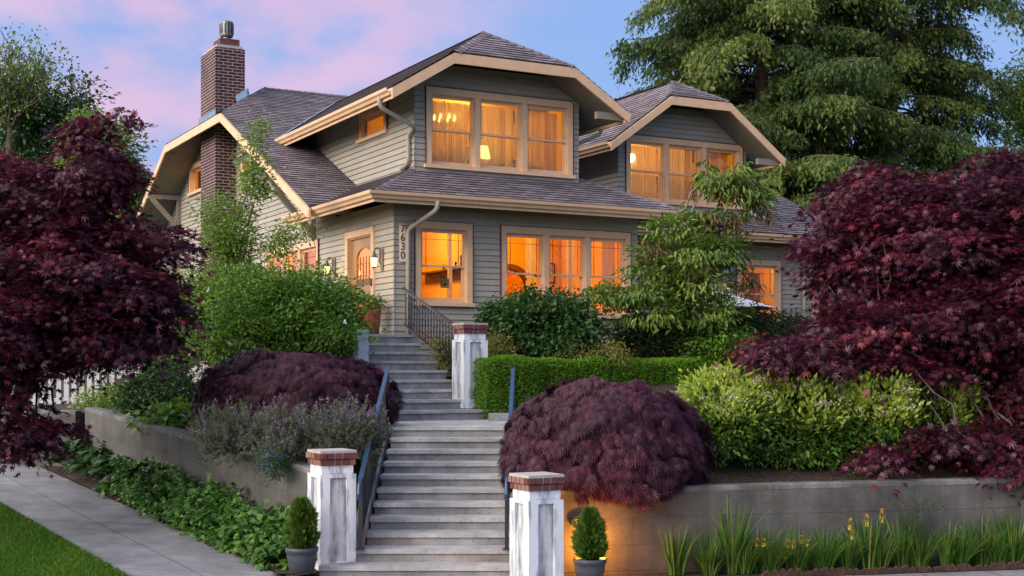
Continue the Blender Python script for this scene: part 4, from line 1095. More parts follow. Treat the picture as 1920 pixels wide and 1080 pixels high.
def wall_run(name, a, b, ta, tb, ba, bb_, th, lab, board=.33):
    a, b = Vector(a), Vector(b); t = empty(name, (a.x, a.y, 0), 0, lab, 'retaining wall')
    d = (b - a); n = Vector((d.y, -d.x, 0)).normalized()
    mb = MB(); N_ = 24
    P = lambda s_, z, o_: (d.x * s_ + n.x * o_, d.y * s_ + n.y * o_, z)
    top = lambda s_: ta + (tb - ta) * s_; bot = lambda s_: ba + (bb_ - ba) * s_
    rows = 4
    for i in range(N_):
        s0, s1 = i / N_, (i + 1) / N_
        for j in range(rows):    # formwork boards leave fine ledges
            f0, f1 = j / rows, (j + 1) / rows
            zz = lambda s_, f: bot(s_) + (top(s_) - .05 - bot(s_)) * f
            o0 = .0 + (.003 if j % 2 else .0)
            mb.poly([P(s0, zz(s0, f0) + .004, o0), P(s1, zz(s1, f0) + .004, o0), P(s1, zz(s1, f1) - .004, o0), P(s0, zz(s0, f1) - .004, o0)])
            mb.poly([P(s0, zz(s0, f1) - .004, o0), P(s1, zz(s1, f1) - .004, o0), P(s1, zz(s1, f1) + .004, -.006), P(s0, zz(s0, f1) + .004, -.006)])
            mb.poly([P(s0, zz(s0, f0) - .004, -.006), P(s1, zz(s1, f0) - .004, -.006), P(s1, zz(s1, f0) + .004, o0), P(s0, zz(s0, f0) + .004, o0)])
        mb.poly([P(s0, bot(s0), -th), P(s0, top(s0) - .03, -th), P(s1, top(s1) - .03, -th), P(s1, bot(s1), -th)])
    for s_ in (0, 1): mb.poly([P(s_, bot(s_), 0), P(s_, top(s_) - .03, 0), P(s_, top(s_) - .03, -th), P(s_, bot(s_), -th)])
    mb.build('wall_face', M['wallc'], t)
    cp = MB()
    for i in range(N_):
        s0, s1 = i / N_, (i + 1) / N_
        for (oa, za, ob, zb) in ((.008, -.06, .010, -.015), (.010, -.015, -.02, 0), (-.02, 0, -th, 0)):
            cp.poly([P(s0, top(s0) + za, oa), P(s1, top(s1) + za, oa), P(s1, top(s1) + zb, ob), P(s0, top(s0) + zb, ob)])
    for s_ in (0, 1): cp.poly([P(s_, top(s_) - .06, .008), P(s_, top(s_) - .015, .010), P(s_, top(s_), -.02), P(s_, top(s_), -th)])
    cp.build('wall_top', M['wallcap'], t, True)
    return t
wall_run('retaining_wall', WLb, WLa, 1.76, 1.20, .5, -.1, .22, 'curved looking concrete garden wall rising left of the stairs behind the ivy')
wall_run('retaining_wall', WRa, WRb, 1.04, 1.10, -.2, -.2, .22, 'long dark concrete garden wall right of the stairs behind the grasses')
wall_run('retaining_wall', (-9.2, 22.5, 0), (-7.15, 21.84, 0), 1.74, 1.70, .5, .5, .2, 'short return of the concrete garden wall at the far left corner')

# ================================================================== PLANTS
LM = dict(
    redmaple=leaf_mat('red_maple_leaf', [(0, (.028, .008, .018)), (.35, (.058, .012, .030)), (.7, (.108, .016, .036)), (.93, (.23, .022, .046)), (1, (.30, .08, .04))], .38, .38, .55),
    lace=leaf_mat('laceleaf_leaf', [(0, (.026, .008, .018)), (.5, (.054, .014, .030)), (1, (.115, .026, .046))], .2, .5, .35),
    conifer=leaf_mat('conifer_needles', [(0, (.020, .048, .018)), (.42, (.066, .120, .034)), (.78, (.165, .225, .05)), (1, (.33, .35, .085))], .35, .6, .25),
    bush=leaf_mat('bush_leaf', [(0, (.040, .105, .014)), (.5, (.105, .225, .024)), (1, (.24, .38, .045))], .35, .42, .35),
    dark=leaf_mat('dark_leaf', [(0, (.016, .050, .013)), (.5, (.038, .100, .022)), (1, (.085, .17, .035))], .32, .38, .45),
    fresh=leaf_mat('fresh_leaf', [(0, (.070, .15, .022)), (.5, (.16, .27, .038)), (1, (.32, .42, .085))], .4, .45, .3),
    vib=leaf_mat('viburnum_leaf', [(0, (.022, .064, .010)), (.5, (.072, .160, .020)), (1, (.19, .31, .035))], .3, .36, .45),
    tip=leaf_mat('pale_new_leaf', [(0, (.19, .30, .03)), (.5, (.34, .45, .055)), (1, (.50, .55, .14))], .4, .45, .3),
    cream=leaf_mat('cream_flower', [(0, (.38, .36, .26)), (1, (.62, .58, .46))], .3, .7, .2),
    pinkwhite=leaf_mat('pink_white_flower', [(0, (.55, .36, .34)), (1, (.78, .66, .60))], .3, .7, .2),
    whitefl=leaf_mat('white_flower', [(0, (.62, .62, .66)), (1, (.8, .8, .82))], .3, .7, .2),
    long=leaf_mat('drooping_leaf', [(0, (.045, .11, .016)), (.45, (.115, .21, .028)), (.8, (.24, .33, .055)), (1, (.38, .42, .11))], .35, .38, .45),
    brown=leaf_mat('bronze_new_leaf', [(0, (.09, .075, .025)), (.5, (.17, .12, .045)), (1, (.26, .16, .075))], .35, .45, .3),
    hedge=leaf_mat('box_hedge_leaf', [(0, (.058, .15, .010)), (.5, (.125, .28, .014)), (1, (.22, .42, .026))], .35, .4, .35),
    ivy=leaf_mat('ivy_leaf', [(0, (.024, .070, .014)), (.5, (.055, .145, .022)), (.9, (.12, .23, .036)), (1, (.22, .27, .07))], .25, .4, .4),
    hosta=leaf_mat('broad_leaf', [(0, (.022, .065, .018)), (1, (.065, .15, .035))], .3, .3, .5),
    lav=leaf_mat('grey_green_leaf', [(0, (.075, .095, .060)), (.5, (.125, .15, .095)), (1, (.20, .22, .14))], .25, .7, .2),
    purple=leaf_mat('purple_flower', [(0, (.15, .11, .18)), (1, (.27, .19, .29))], .25, .7, .2),
    blue=leaf_mat('blue_flower', [(0, (.04, .10, .45)), (1, (.08, .18, .65))], .2, .7, .2),
    blade=leaf_mat('sword_leaf', [(0, (.024, .075, .014)), (.5, (.065, .155, .022)), (.92, (.15, .26, .04)), (1, (.30, .24, .09))], .35, .4, .4),
    gold=leaf_mat('golden_leaf', [(0, (.11, .14, .02)), (.5, (.22, .22, .04)), (1, (.34, .26, .08))], .35, .5, .3),
    poker=leaf_mat('poker_flower', [(0, (.55, .14, .02)), (.3, (.72, .38, .04)), (1, (.66, .60, .09))], .25, .6, .2),
    arbor=leaf_mat('arborvitae_leaf', [(0, (.028, .075, .012)), (.5, (.070, .145, .018)), (1, (.16, .24, .03))], .3, .5, .3),
    lawn=leaf_mat('lawn_grass', [(0, (.045, .13, .008)), (.5, (.08, .19, .012)), (1, (.14, .26, .02))], .35, .5, .25),
    grey=leaf_mat('feathery_green_leaf', [(0, (.025, .048, .022)), (.5, (.050, .085, .034)), (1, (.10, .13, .055))], .3, .5, .3),
)
def plant(name, base, lab, cat, group=None): return empty(name, base, 0, lab, cat, group)
def put(o, parent):
    "keep world-built geometry while parenting to a root empty"
    o.parent = parent; o.matrix_parent_inverse = Matrix.Translation(-Vector(parent.location)); return o
def crown(root, blobs, n, per, Rc, m, tpl, name='crown', **kw):
    pos, ax, nr, L, W, ti, c = foliage(blobs, n, per, Rc, **kw)
    return put(leaves(name, pos, ax, nr, L, W, tpl, ti, m), root), c
def woody(root, mb, m, name='trunk'): return put(mb.build(name, m, None, True), root)
def some(c, n): return [Vector(c[i]) for i in RNG.choice(len(c), size=min(n, len(c)), replace=False)]

# --- large red maples
def red_maple(base, blobs, forks, lab, n, per, nt=70, seed=1):
    global RNG
    RNG = np.random.default_rng(seed); random.seed(seed)
    t = plant('red_maple', base, lab, 'tree', 'red leaved maples')
    o, c = crown(t, blobs, n, per, .34, LM['redmaple'], 'maple', flat=.17, shell=.42, droop=.42, up=1.2, outw=.7, size=(.05, .110), lw=1.0, rough=.42)
    mb = MB(); branches(mb, Vector(base), forks, some(c[np.argsort(c[:, 1])[:int(len(c) * .6)]], nt), .085, .007, 7, .1)
    woody(t, mb, M['midbark']); return t
b0 = pt(-25, 880, 18.6)
red_maple(b0, [pxb(150, 500, 18.2, 165, 115, 1.5, 1.5), pxb(40, 375, 18.4, 115, 85, 1.3), pxb(180, 322, 18.0, 56, 56, .8), pxb(160, 250, 18.0, 30, 34, .4, .9),
               pxb(258, 545, 17.6, 66, 48, 1.0), pxb(90, 600, 17.8, 160, 75, 1.5, 1.4), pxb(235, 620, 17.6, 90, 42, 1.0), pxb(25, 800, 16.8, 90, 46, .9, .8), pxb(-40, 600, 17, 110, 150, 1.2),
               pxb(330, 445, 17.8, 40, 20, .5, .6), pxb(275, 285, 18, 36, 12, .4, .5), pxb(330, 585, 17.6, 34, 16, .4, .4), pxb(235, 215, 18, 18, 14, .3, .5)],
          [((pt(70, 705, 18.4)), .05), (pt(20, 640, 18.2), .055), (pt(120, 610, 18.0), .045), (pt(40, 480, 18.3), .04)],
          'large dark red maple arching over the side pavement at the left edge', 1150, 60, 100, 11)
b1 = pt(1850, 800, 18.4)
red_maple(b1, [pxb(1720, 450, 18.6, 160, 105, 1.5, 1.5), pxb(1645, 345, 18.6, 65, 36, .8), pxb(1880, 375, 18.6, 105, 80, 1.3), pxb(1590, 500, 18.2, 60, 70, .8), pxb(1630, 610, 17.8, 100, 52, 1.1),
               pxb(1770, 590, 18.0, 170, 65, 1.4, 1.3), pxb(1465, 655, 17.0, 75, 28, .8), pxb(1910, 560, 18, 105, 140, 1.4), pxb(1570, 665, 17.2, 100, 22, .9, .9), pxb(1700, 680, 17.6, 110, 26, .9, .7),
               pxb(1775, 815, 16.6, 100, 26, .7, .7), pxb(1650, 850, 16.2, 50, 14, .4, .6), pxb(1885, 850, 16.8, 85, 55, .9, .9), pxb(1560, 395, 18.4, 40, 18, .5, .6), pxb(1930, 720, 17.6, 60, 60, .8, .7), pxb(1530, 450, 18.2, 30, 30, .4, .5)],
          [(pt(1790, 690, 18.3), .05), (pt(1900, 680, 18.2), .05), (pt(1740, 560, 18.4), .04), (pt(1850, 480, 18.5), .04), (pt(1640, 650, 17.6), .03)],
          'large dark red maple spreading over the retaining wall at the right edge', 1250, 60, 120, 12)

# --- weeping laceleaf maples
def laceleaf(base, c, r, lab, n, seed, skirt=-.75, size=(.07, .135)):
    global RNG
    RNG = np.random.default_rng(seed); random.seed(seed)
    t = plant('laceleaf_maple', base, lab, 'shrub', 'weeping laceleaf maples')
    d = rnd_dir(n * 3); d = d[d[:, 2] > skirt][:n]; m = len(d)
    # tufts: leaves gather on drooping shingled tiers
    tc = rnd_dir(420); tc = tc[tc[:, 2] > skirt]
    k = np.argmax(d @ tc.T, axis=1); dd = np.max(d @ tc.T, axis=1)
    d = norm(d * .80 + tc[k] * .20)
    tr = RNG.uniform(.88, 1.03, len(tc))
    rr = tr[k] * (1 - RNG.random(m) ** 2.2 * .3)
    lump = 1 + .035 * np.sin(d[:, 0] * 5 + d[:, 1] * 3 + seed) + .03 * np.sin(d[:, 1] * 7 - d[:, 2] * 4)
    A = np.array(r); pos = np.array(c) + np.sign(d) * np.abs(d) ** np.array([.9, .9, .8]) * A * (rr * lump)[:, None]
    down = np.stack([d[:, 0] * .8, d[:, 1] * .8, -(.25 + .75 * np.sqrt(1 - np.clip(d[:, 2], 0, 1) ** 2))], 1)
    ax = norm(down) + RNG.normal(size=(m, 3)) * .3
    nr = d + RNG.normal(size=(m, 3)) * .3 + np.array([0, 0, .3])
    ti = RNG.random(len(tc))[k] * .5 + RNG.random(m) * .5
    L = RNG.uniform(*size, m)
    put(leaves('crown', pos, ax, nr, L, L * .95, 'lace', ti, LM['lace']), t)
    mb = MB(); top = Vector(c) + Vector((0, 0, r[2] * .35))
    mb.tube(limb(base, top, 6, .2), taper(.06, .035, 7), 8)
    for i in range(26):
        q = d[RNG.integers(m)] * A * .85; mb.tube(limb(top, Vector(c) + Vector(q), 6, .15), taper(.02, .004, 7), 5, False)
    woody(t, mb, M['bark']); return t
laceleaf(pt(1150, 880, 15.9), pt(1133, 838, 15.75), (1.22, 1.0, .80), 'rounded purple laceleaf maple mound spilling over the wall right of the stairs', 38000, 21)
laceleaf(pt(560, 780, 18.9), pt(550, 745, 18.8), (1.40, 1.0, .66), 'wide purple laceleaf maple mound left of the stairs, above the lavender', 32000, 22, -.5)

# --- conifers behind the house
def conifer(px, d, base_z, H, r0, nb, blen, lab, seed, zmin=3.0, lean=0.0):
    global RNG
    RNG = np.random.default_rng(seed); random.seed(seed)
    x = (px - 960) / 2500 * d
    t = plant('conifer', (x, d, base_z), lab, 'tree', 'tall conifers behind the house')
    mb = MB(); pts = [Vector((x + lean * k / 8 + random.gauss(0, .05), d, base_z + H * k / 8)) for k in range(9)]
    mb.tube(pts, taper(r0, .05, 9), 12)
    P, A, Nn, Tn = [], [], [], []
    for i in range(nb):
        f = (i + random.random()) / nb; z = base_z + zmin + (H - zmin) * f ** .95
        az = i * 2.399 + random.uniform(-.4, .4); ln = blen * (1 - f) ** .6 * random.uniform(.42, 1.22) + .5
        tip_drop = ln * random.uniform(.05, .48)
        dirv = Vector((math.cos(az), math.sin(az), 0))
        if dirv.y < -.45 and random.random() < .3: continue
        org = Vector((x + lean * (z - base_z) / H, d, z))
        bp = []
        for s_ in range(9):
            q = s_ / 8; bp.append(org + dirv * ln * q + Vector((0, 0, .35 * math.sin(q * 2.2) * ln * .22 - tip_drop * q * q)) + Vector((random.gauss(0, .05), random.gauss(0, .05), 0)) * q)
        mb.tube(bp, taper(.075 * (1 - f) + .02, .008, 9), 5, False)
        sidev = Vector((-dirv.y, dirv.x, 0))
        ct = random.random()
        for s_ in range(2 + int(ln * 2.4)):
            q = .22 + .78 * (s_ + random.random()) / (2 + int(ln * 2.4)); o_ = bp[min(8, int(q * 8))].lerp(bp[min(8, int(q * 8) + 1)], q * 8 % 1)
            w = ln * .30 * (1.15 - q) + .25
            for sg in (-1, 1):
                dv = (sidev * sg * random.uniform(.5, 1.0) + dirv * random.uniform(.35, .9)).normalized(); l2 = w * random.uniform(.6, 1.25)
                nn_ = int(16 + l2 * 54); u = RNG.random(nn_) ** .8
                c_ = np.array(o_)[None] + np.array(dv)[None] * (u * l2)[:, None] + RNG.normal(size=(nn_, 3)) * np.array([.11, .11, .07])
                c_[:, 2] -= .34 * u ** 2 * l2 + .05 + RNG.exponential(.20, nn_)
                P.append(c_); A.append(np.array(dv)[None] * .55 + RNG.normal(size=(nn_, 3)) * .42 + np.array([0, 0, -.62])); Nn.append(np.array([[0, 0, 1.]]) + RNG.normal(size=(nn_, 3)) * .4)
                Tn.append(.38 * ct + .22 * random.random() + .30 * RNG.random(nn_) + .12 * u)
    P = np.concatenate(P); n = len(P); L = RNG.uniform(.13, .25, n)
    put(leaves('crown', P, np.concatenate(A), np.concatenate(Nn), L, L * .46, 'spray', np.concatenate(Tn), LM['conifer']), t)
    woody(t, mb, M['conbark']); return n
n1 = conifer(1428, 47, 1.5, 22, .42, 205, 7.3, 'tall conifer with bare brown trunk showing, behind the right dormer', 31, 1.2)
n2 = conifer(1665, 49, 1.5, 24, .55, 205, 6.8, 'tallest broad conifer with thick trunk, behind the right hand red maple', 32, 1.2)
n3 = conifer(1560, 58, 1.5, 21, .4, 56, 6.0, 'dark conifer standing further back between the two tall conifers', 33, 2.0)
n4 = conifer(1300, 55, 1.5, 15.5, .3, 84, 5.2, 'lower conifer whose tip shows just above the right dormer roof', 34, 2.0)

# --- leafy trees and shrubs
def leafy(name, base, blobs, lab, cat, n, per, Rc, m, tpl, forks=None, nt=24, group=None, seed=40, r0=.05, bark='bark', rt=.005, **kw):
    global RNG
    RNG = np.random.default_rng(seed); random.seed(seed)
    t = plant(name, base, lab, cat, group)
    o, c = crown(t, blobs, n, per, Rc, m, tpl, 'crown' if cat == 'tree' else 'foliage', **kw)
    mb = MB(); base = Vector(base)
    if forks is None: forks = [(base.lerp(Vector(blobs[0][0]), .45), r0 * .7)]
    branches(mb, base, forks, some(c, nt), r0, rt, 6, .12)
    woody(t, mb, M[bark], 'trunk' if cat == 'tree' else 'stem'); return t, c
def scatter(root, name, P, petals, spread, size, m, tpl='leaf', flat=1.0):
    "each flower its own part, copies of one small mesh; beyond 100 the rest is one part"
    rg = np.random.default_rng(len(P) + petals)
    off = rg.normal(size=(petals, 3)) * np.array([1, 1, flat]) * spread
    proto = leaves(name, off, rnd_dir(petals), np.array([[0, -.6, .8]]) + rg.normal(size=(petals, 3)) * .4, size, size * .8, tpl, rg.random(petals), m, root)
    base = Vector(root.location)
    for i, p in enumerate(P[:100]):
        o = proto if i == 0 else proto.copy()
        if i: COL.objects.link(o); o.parent = root
        o.location = Vector(p) - base; o.rotation_euler = (rg.uniform(-.4, .4), rg.uniform(-.4, .4), rg.random() * 6.28); k = rg.uniform(.75, 1.2); o.scale = (k, k, k)
def flowers(root, c, n, spread, size, m, name='flower', tpl='leaf', each=5, upb=.5):
    "small flowers of several petals set on the outside of a plant"
    idx = RNG.choice(len(c), size=n); p = np.array(c)[idx] + RNG.normal(size=(n, 3)) * spread; p[:, 1] -= spread * .8; p[:, 2] += spread * upb
    scatter(root, name, p, each, 0.004, size, m, tpl)

# white flowered bush by the door and the slim young tree beside it
t, c = leafy('flowering_bush', pt(540, 700, 21.6), [pxb(570, 575, 21.8, 90, 64, .8, 1.2), pxb(636, 590, 21.4, 42, 52, .5), pxb(480, 560, 22.2, 75, 58, .8), pxb(520, 632, 21.6, 145, 40, .7), pxb(640, 635, 21.0, 36, 26, .4)],
             'dense green bush with few white flowers hiding the wall left of the front door', 'bush', 620, 44, .22, LM['bush'], 'leaf', seed=41, flat=.8, shell=.6, droop=.2, size=(.06, .10), lw=.5)
flowers(t, c, 26, .12, .05, LM['whitefl'])
t, c = leafy('young_tree', pt(400, 690, 24.3), [pxb(400, 560, 24.2, 75, 70, .7, 1.1), pxb(430, 450, 24.3, 52, 75, .5, 1.0), pxb(478, 330, 24.3, 24, 55, .3, .8), pxb(482, 245, 24.3, 11, 40, .18, .7), pxb(400, 400, 24.2, 26, 40, .3, .5),
             pxb(350, 600, 24, 55, 60, .6, .8), pxb(555, 430, 24.3, 34, 14, .25, .7), pxb(520, 460, 24.3, 30, 18, .3, .7)],
             'slim young tree with light green leaves rising in front of the brick chimney', 'tree', 620, 30, .20, LM['fresh'], 'leaf',
             forks=[(pt(450, 520, 24.3), .03), (pt(476, 380, 24.3), .018), (pt(483, 270, 24.3), .01), (pt(400, 560, 24.2), .025)], nt=46, seed=42, r0=.05, bark='palebark', flat=.9, shell=.3, droop=.15, size=(.055, .09), lw=.55)
flowers(t, c, 30, .10, .05, LM['whitefl'])
# rounded rose bush in front of the lower triple window
leafy('rose_bush', pt(1015, 690, 23.2), [pxb(1015, 605, 23.2, 95, 52, .8, 1.3), pxb(955, 600, 23.2, 38, 38, .5), pxb(1085, 620, 23.2, 45, 40, .6), pxb(1020, 640, 23.0, 85, 30, .7), pxb(925, 585, 23.2, 16, 22, .3, .4), pxb(1010, 553, 23.2, 30, 12, .3, .5)],
      'rounded dark green rose bush below the lower triple window, behind the hedge', 'bush', 430, 42, .20, LM['dark'], 'leaf', seed=43, flat=.8, shell=.55, droop=.25, size=(.065, .105), lw=.7)
# young tree with long drooping leaves
t, c = leafy('drooping_leaf_tree', pt(1290, 700, 24.0), [pxb(1290, 470, 24, 92, 30, .8, 1.1), pxb(1185, 548, 23.8, 78, 20, .6), pxb(1300, 530, 23.8, 80, 26, .7, 1.1), pxb(1255, 422, 24, 54, 18, .5, .9), pxb(1355, 465, 24, 40, 22, .45), pxb(1245, 588, 23.8, 90, 20, .6), pxb(1135, 548, 23.6, 30, 12, .3, .6), pxb(1330, 580, 23.8, 60, 24, .5, .8), pxb(1230, 500, 23.8, 60, 20, .5, .9)],
             'small tree with long drooping green leaves standing before the right dormer', 'tree', 330, 21, .25, LM['long'], 'long',
             forks=[(pt(1292, 560, 24), .035), (pt(1285, 480, 24), .025), (pt(1320, 520, 24), .02)], nt=50, seed=44, r0=.05, bark='palebark', flat=.30, shell=.3, droop=.35, up=1.3, outw=.9, size=(.09, .16), lw=.40, rough=.35)
pl = [pxb(1325, 320, 24, 28, 18, .3, .8), pxb(1375, 335, 24, 48, 26, .35, 1.2), pxb(1420, 365, 24, 26, 22, .25, .9), pxb(1335, 345, 24, 30, 14, .25, .6), pxb(1300, 395, 24, 26, 16, .25, .6), pxb(1345, 400, 24, 40, 16, .3, .8)]
o, c2 = crown(t, pl, 84, 15, .17, LM['long'], 'long', 'upper_spray', flat=.45, shell=.3, droop=.8, size=(.12, .19), lw=.28, rough=.3)
pl2 = [pxb(1385, 350, 24, 42, 24, .35), pxb(1425, 385, 24, 18, 16, .2), pxb(1375, 420, 24, 40, 24, .35), pxb(1330, 400, 24, 22, 12, .3), pxb(1400, 520, 23.9, 36, 22, .4, .8), pxb(1330, 500, 23.6, 60, 22, .3, .6), pxb(1230, 470, 23.5, 50, 18, .3, .4)]
crown(t, pl2, 62, 14, .15, LM['brown'], 'long', 'bronze_new_growth', flat=.6, shell=.2, droop=.8, size=(.10, .16), lw=.30, rough=.3)
mb = MB()
for q in ([(1285, 480), (1278, 410), (1296, 360), (1330, 330), (1375, 335), (1415, 355)], [(1288, 480), (1290, 410), (1312, 365), (1345, 345), (1390, 350)], [(1300, 470), (1330, 430), (1370, 415)]):
    mb.tube([pt(a, b, 24) for a, b in q], taper(.030, .007, len(q)), 6)
put(mb.build('arching_branch', M['palebark'], None, True), t)
# feathery shrubs under the right hand window
leafy('feathery_shrub', pt(1210, 700, 24.4), [pxb(1215, 640, 24.4, 60, 42, .7), pxb(1290, 645, 24.3, 55, 42, .7)], 'feathery grey green shrub behind the hedge, under the drooping leaf tree', 'bush', 240, 40, .2, LM['grey'], 'long', seed=45, flat=.9, shell=.3, droop=.05, size=(.07, .14), lw=.16)
leafy('feathery_shrub', pt(1400, 700, 25.4), [pxb(1430, 625, 25.4, 70, 38, .7), pxb(1360, 645, 25.0, 55, 42, .7), pxb(1490, 625, 25.6, 30, 30, .5)], 'feathery grey green shrub in front of the right hand lower window', 'bush', 280, 40, .2, LM['grey'], 'long', seed=46, flat=.9, shell=.3, droop=.05, size=(.07, .14), lw=.18)
leafy('green_shrub', pt(1330, 700, 24.0), [pxb(1330, 640, 24.0, 45, 48, .6), pxb(1380, 655, 23.9, 40, 34, .6)], 'leafy green shrub at the end of the clipped hedge', 'bush', 150, 40, .2, LM['bush'], 'leaf', seed=47, flat=.9, shell=.5, size=(.06, .1), lw=.5)
leafy('golden_shrub', pt(935, 690, 22.4), [pxb(938, 655, 22.4, 28, 28, .5)], 'low golden green shrub between the upper pillar and the rose bush', 'bush', 70, 40, .14, LM['gold'], 'leaf', seed=48, flat=.9, shell=.5, size=(.035, .06), lw=.5, group='golden shrubs')
leafy('golden_shrub', pt(830, 690, 22.9), [pxb(835, 665, 22.9, 22, 32, .4)], 'low golden green shrub behind the black railing of the upper steps', 'bush', 60, 40, .14, LM['gold'], 'leaf', seed=49, flat=.9, shell=.5, size=(.035, .06), lw=.5, group='golden shrubs')
leafy('golden_shrub', pt(1130, 695, 22.6), [pxb(1130, 664, 22.6, 50, 16, .4), pxb(1080, 668, 22.5, 30, 12, .3)], 'low golden green shrub between the hedge and the house wall', 'bush', 90, 40, .14, LM['gold'], 'leaf', seed=50, flat=.9, shell=.5, size=(.035, .06), lw=.5, group='golden shrubs')

# clipped hedge
RNG = np.random.default_rng(51)
ha, hb = Vector((-.38, 21.0, 0)), Vector((4.1, 23.9, 0)); hd = (hb - ha); hl = hd.length; hd.normalize(); hn = Vector((hd.y, -hd.x, 0))
hr = empty('clipped_hedge', (ha.x, ha.y, 1.6), math.atan2(hd.y, hd.x), 'low clipped bright green box hedge right of the upper pillar', 'hedge')
HW, HH = .8, .93
def on_box(n):
    P, Nn = [], []
    ar = np.array([hl * HH, hl * HW, HW * HH]); f = RNG.choice(3, size=n, p=ar / ar.sum())
    x, y, z = RNG.random(n) * hl, RNG.random(n) * HW, RNG.random(n) * HH
    nn = np.zeros((n, 3)); a = f == 0; y[a] = 0; nn[a, 1] = -1; b = f == 1; z[b] = HH; nn[b, 2] = 1; c_ = f == 2; x[c_] = 0; nn[c_, 0] = -1
    p = np.stack([x, y, z], 1); wob = .025 * np.sin(x * 3.1) + .02 * np.sin(x * 7.7 + z * 4) + .015 * np.sin(z * 9)
    # the plants of the row meet in shallow seams
    seam = np.abs(((x + .1) % .62) / .62 - .5) * 2; wob -= .05 * np.clip((seam - .82) / .18, 0, 1)
    rad = .07   # rounded edges
    p += nn * (wob + RNG.normal(size=n) * .012 - .01)[:, None]
    e_ = np.clip((z - (HH - rad)) / rad, 0, 1) * a; p[:, 1] += e_ ** 2 * rad * .7
    e_ = np.clip((rad - y) / rad, 0, 1) * b; p[:, 2] -= e_ ** 2 * rad * .7
    e_ = np.clip((.1 - x) / .1, 0, 1) * a; p[:, 1] += e_ ** 2 * .07
    return p, nn
p, nn = on_box(46000)
ti = RNG.random(len(p)) * .6 + .4 * RNG.random(9)[(p[:, 0] / .62).astype(int) % 9]
leaves('foliage', p, nn * .7 + RNG.normal(size=p.shape) * .55 + np.array([0, 0, .35]), RNG.normal(size=p.shape), RNG.uniform(.025, .045, len(p)), .02, 'leaf', ti, LM['hedge'], hr)
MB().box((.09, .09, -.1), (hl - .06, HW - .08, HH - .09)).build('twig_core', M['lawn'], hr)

# viburnum border behind the right hand wall
def viburnum(px, py, d, rx, ry, lab, seed):
    base = pt(px, py + ry * 1.15, d); base.z = max(.95, garden_z(base.x, base.y))
    t, c = leafy('viburnum_shrub', base, [pxb(px, py, d, rx, ry, .8, 1.2), pxb(px - rx * .4, py + ry * .3, d - .3, rx * .7, ry * .7, .6), pxb(px + rx * .45, py + ry * .25, d - .2, rx * .7, ry * .75, .6)],
                 lab, 'shrub', 250, 34, .15, LM['vib'], 'leaf', seed=seed, flat=.7, shell=.5, droop=.1, size=(.06, .11), lw=.45, rt=.004, nt=30)
    top = [pxb(px, py - ry * .35, d - .1, rx * 1.0, ry * .72, .8)]
    pos, ax, nr, L, W, ti, c2 = foliage(top, 230, 15, .11, flat=.9, shell=.8, droop=-.35, size=(.06, .10), outw=.5)
    k = pos[:, 2] > base.z + .35 * (pt(px, py - ry, d).z - base.z)
    put(leaves('new_growth', pos[k], ax[k] + np.array([0, 0, .8]), nr[k], L[k], W[k] * .75, 'leaf', ti[k], LM['tip']), t)
    cc = c2[c2[:, 2] > base.z + .55 * (pt(px, py - ry, d).z - base.z)]
    n = 34; q = cc[RNG.choice(len(cc), n)] + np.array([0, 0, .07]); scatter(t, 'flower_head', q, 40, .05, .03, LM['cream'], flat=.3)
viburnum(1370, 785, 17.0, 85, 72, 'yellow green viburnum shrub with cream flower heads, next to the purple mound', 61)
viburnum(1500, 790, 17.2, 85, 82, 'yellow green viburnum shrub in the middle of the bed above the right wall', 62)
viburnum(1625, 795, 17.4, 80, 80, 'yellow green viburnum shrub under the tip of the right red maple', 63)
viburnum(1745, 790, 18.2, 85, 75, 'yellow green viburnum shrub in the shade below the right red maple', 64)
viburnum(1880, 800, 18.8, 80, 70, 'yellow green viburnum shrub behind the trunk of the right red maple', 65)
viburnum(2030, 800, 19.2, 85, 78, 'yellow green viburnum shrub right of the right red maple, at the frame edge', 67)
viburnum(2190, 800, 19.8, 90, 80, 'yellow green viburnum shrub beyond the right frame edge', 68)
leafy('green_shrub', pt(2100, 780, 23.5), [pxb(2090, 700, 23.5, 110, 60, .9), pxb(2280, 705, 24, 110, 62, .9)], 'wide leafy green shrub behind the right red maple, beyond the frame edge', 'bush', 420, 34, .22, LM['dark'], 'leaf', seed=69, flat=.8, shell=.5, size=(.08, .13), lw=.6)
# tall pale hydrangea behind, lavender tufts
t, c = leafy('hydrangea_bush', pt(1430, 790, 19.6), [pxb(1430, 725, 19.6, 60, 38, .6), pxb(1560, 720, 19.8, 60, 38, .6), pxb(1660, 715, 19.8, 50, 36, .6)], 'pale green hydrangea with lime flower heads behind the viburnum border', 'shrub', 260, 26, .18, LM['fresh'], 'heart', seed=66, flat=.7, shell=.5, size=(.09, .14), lw=.6)
n = 44; q = c[RNG.choice(len(c), n)] + np.array([0, -.15, .14]); scatter(t, 'flower_head', q, 60, .05, .03, LM['tip'], flat=.7)

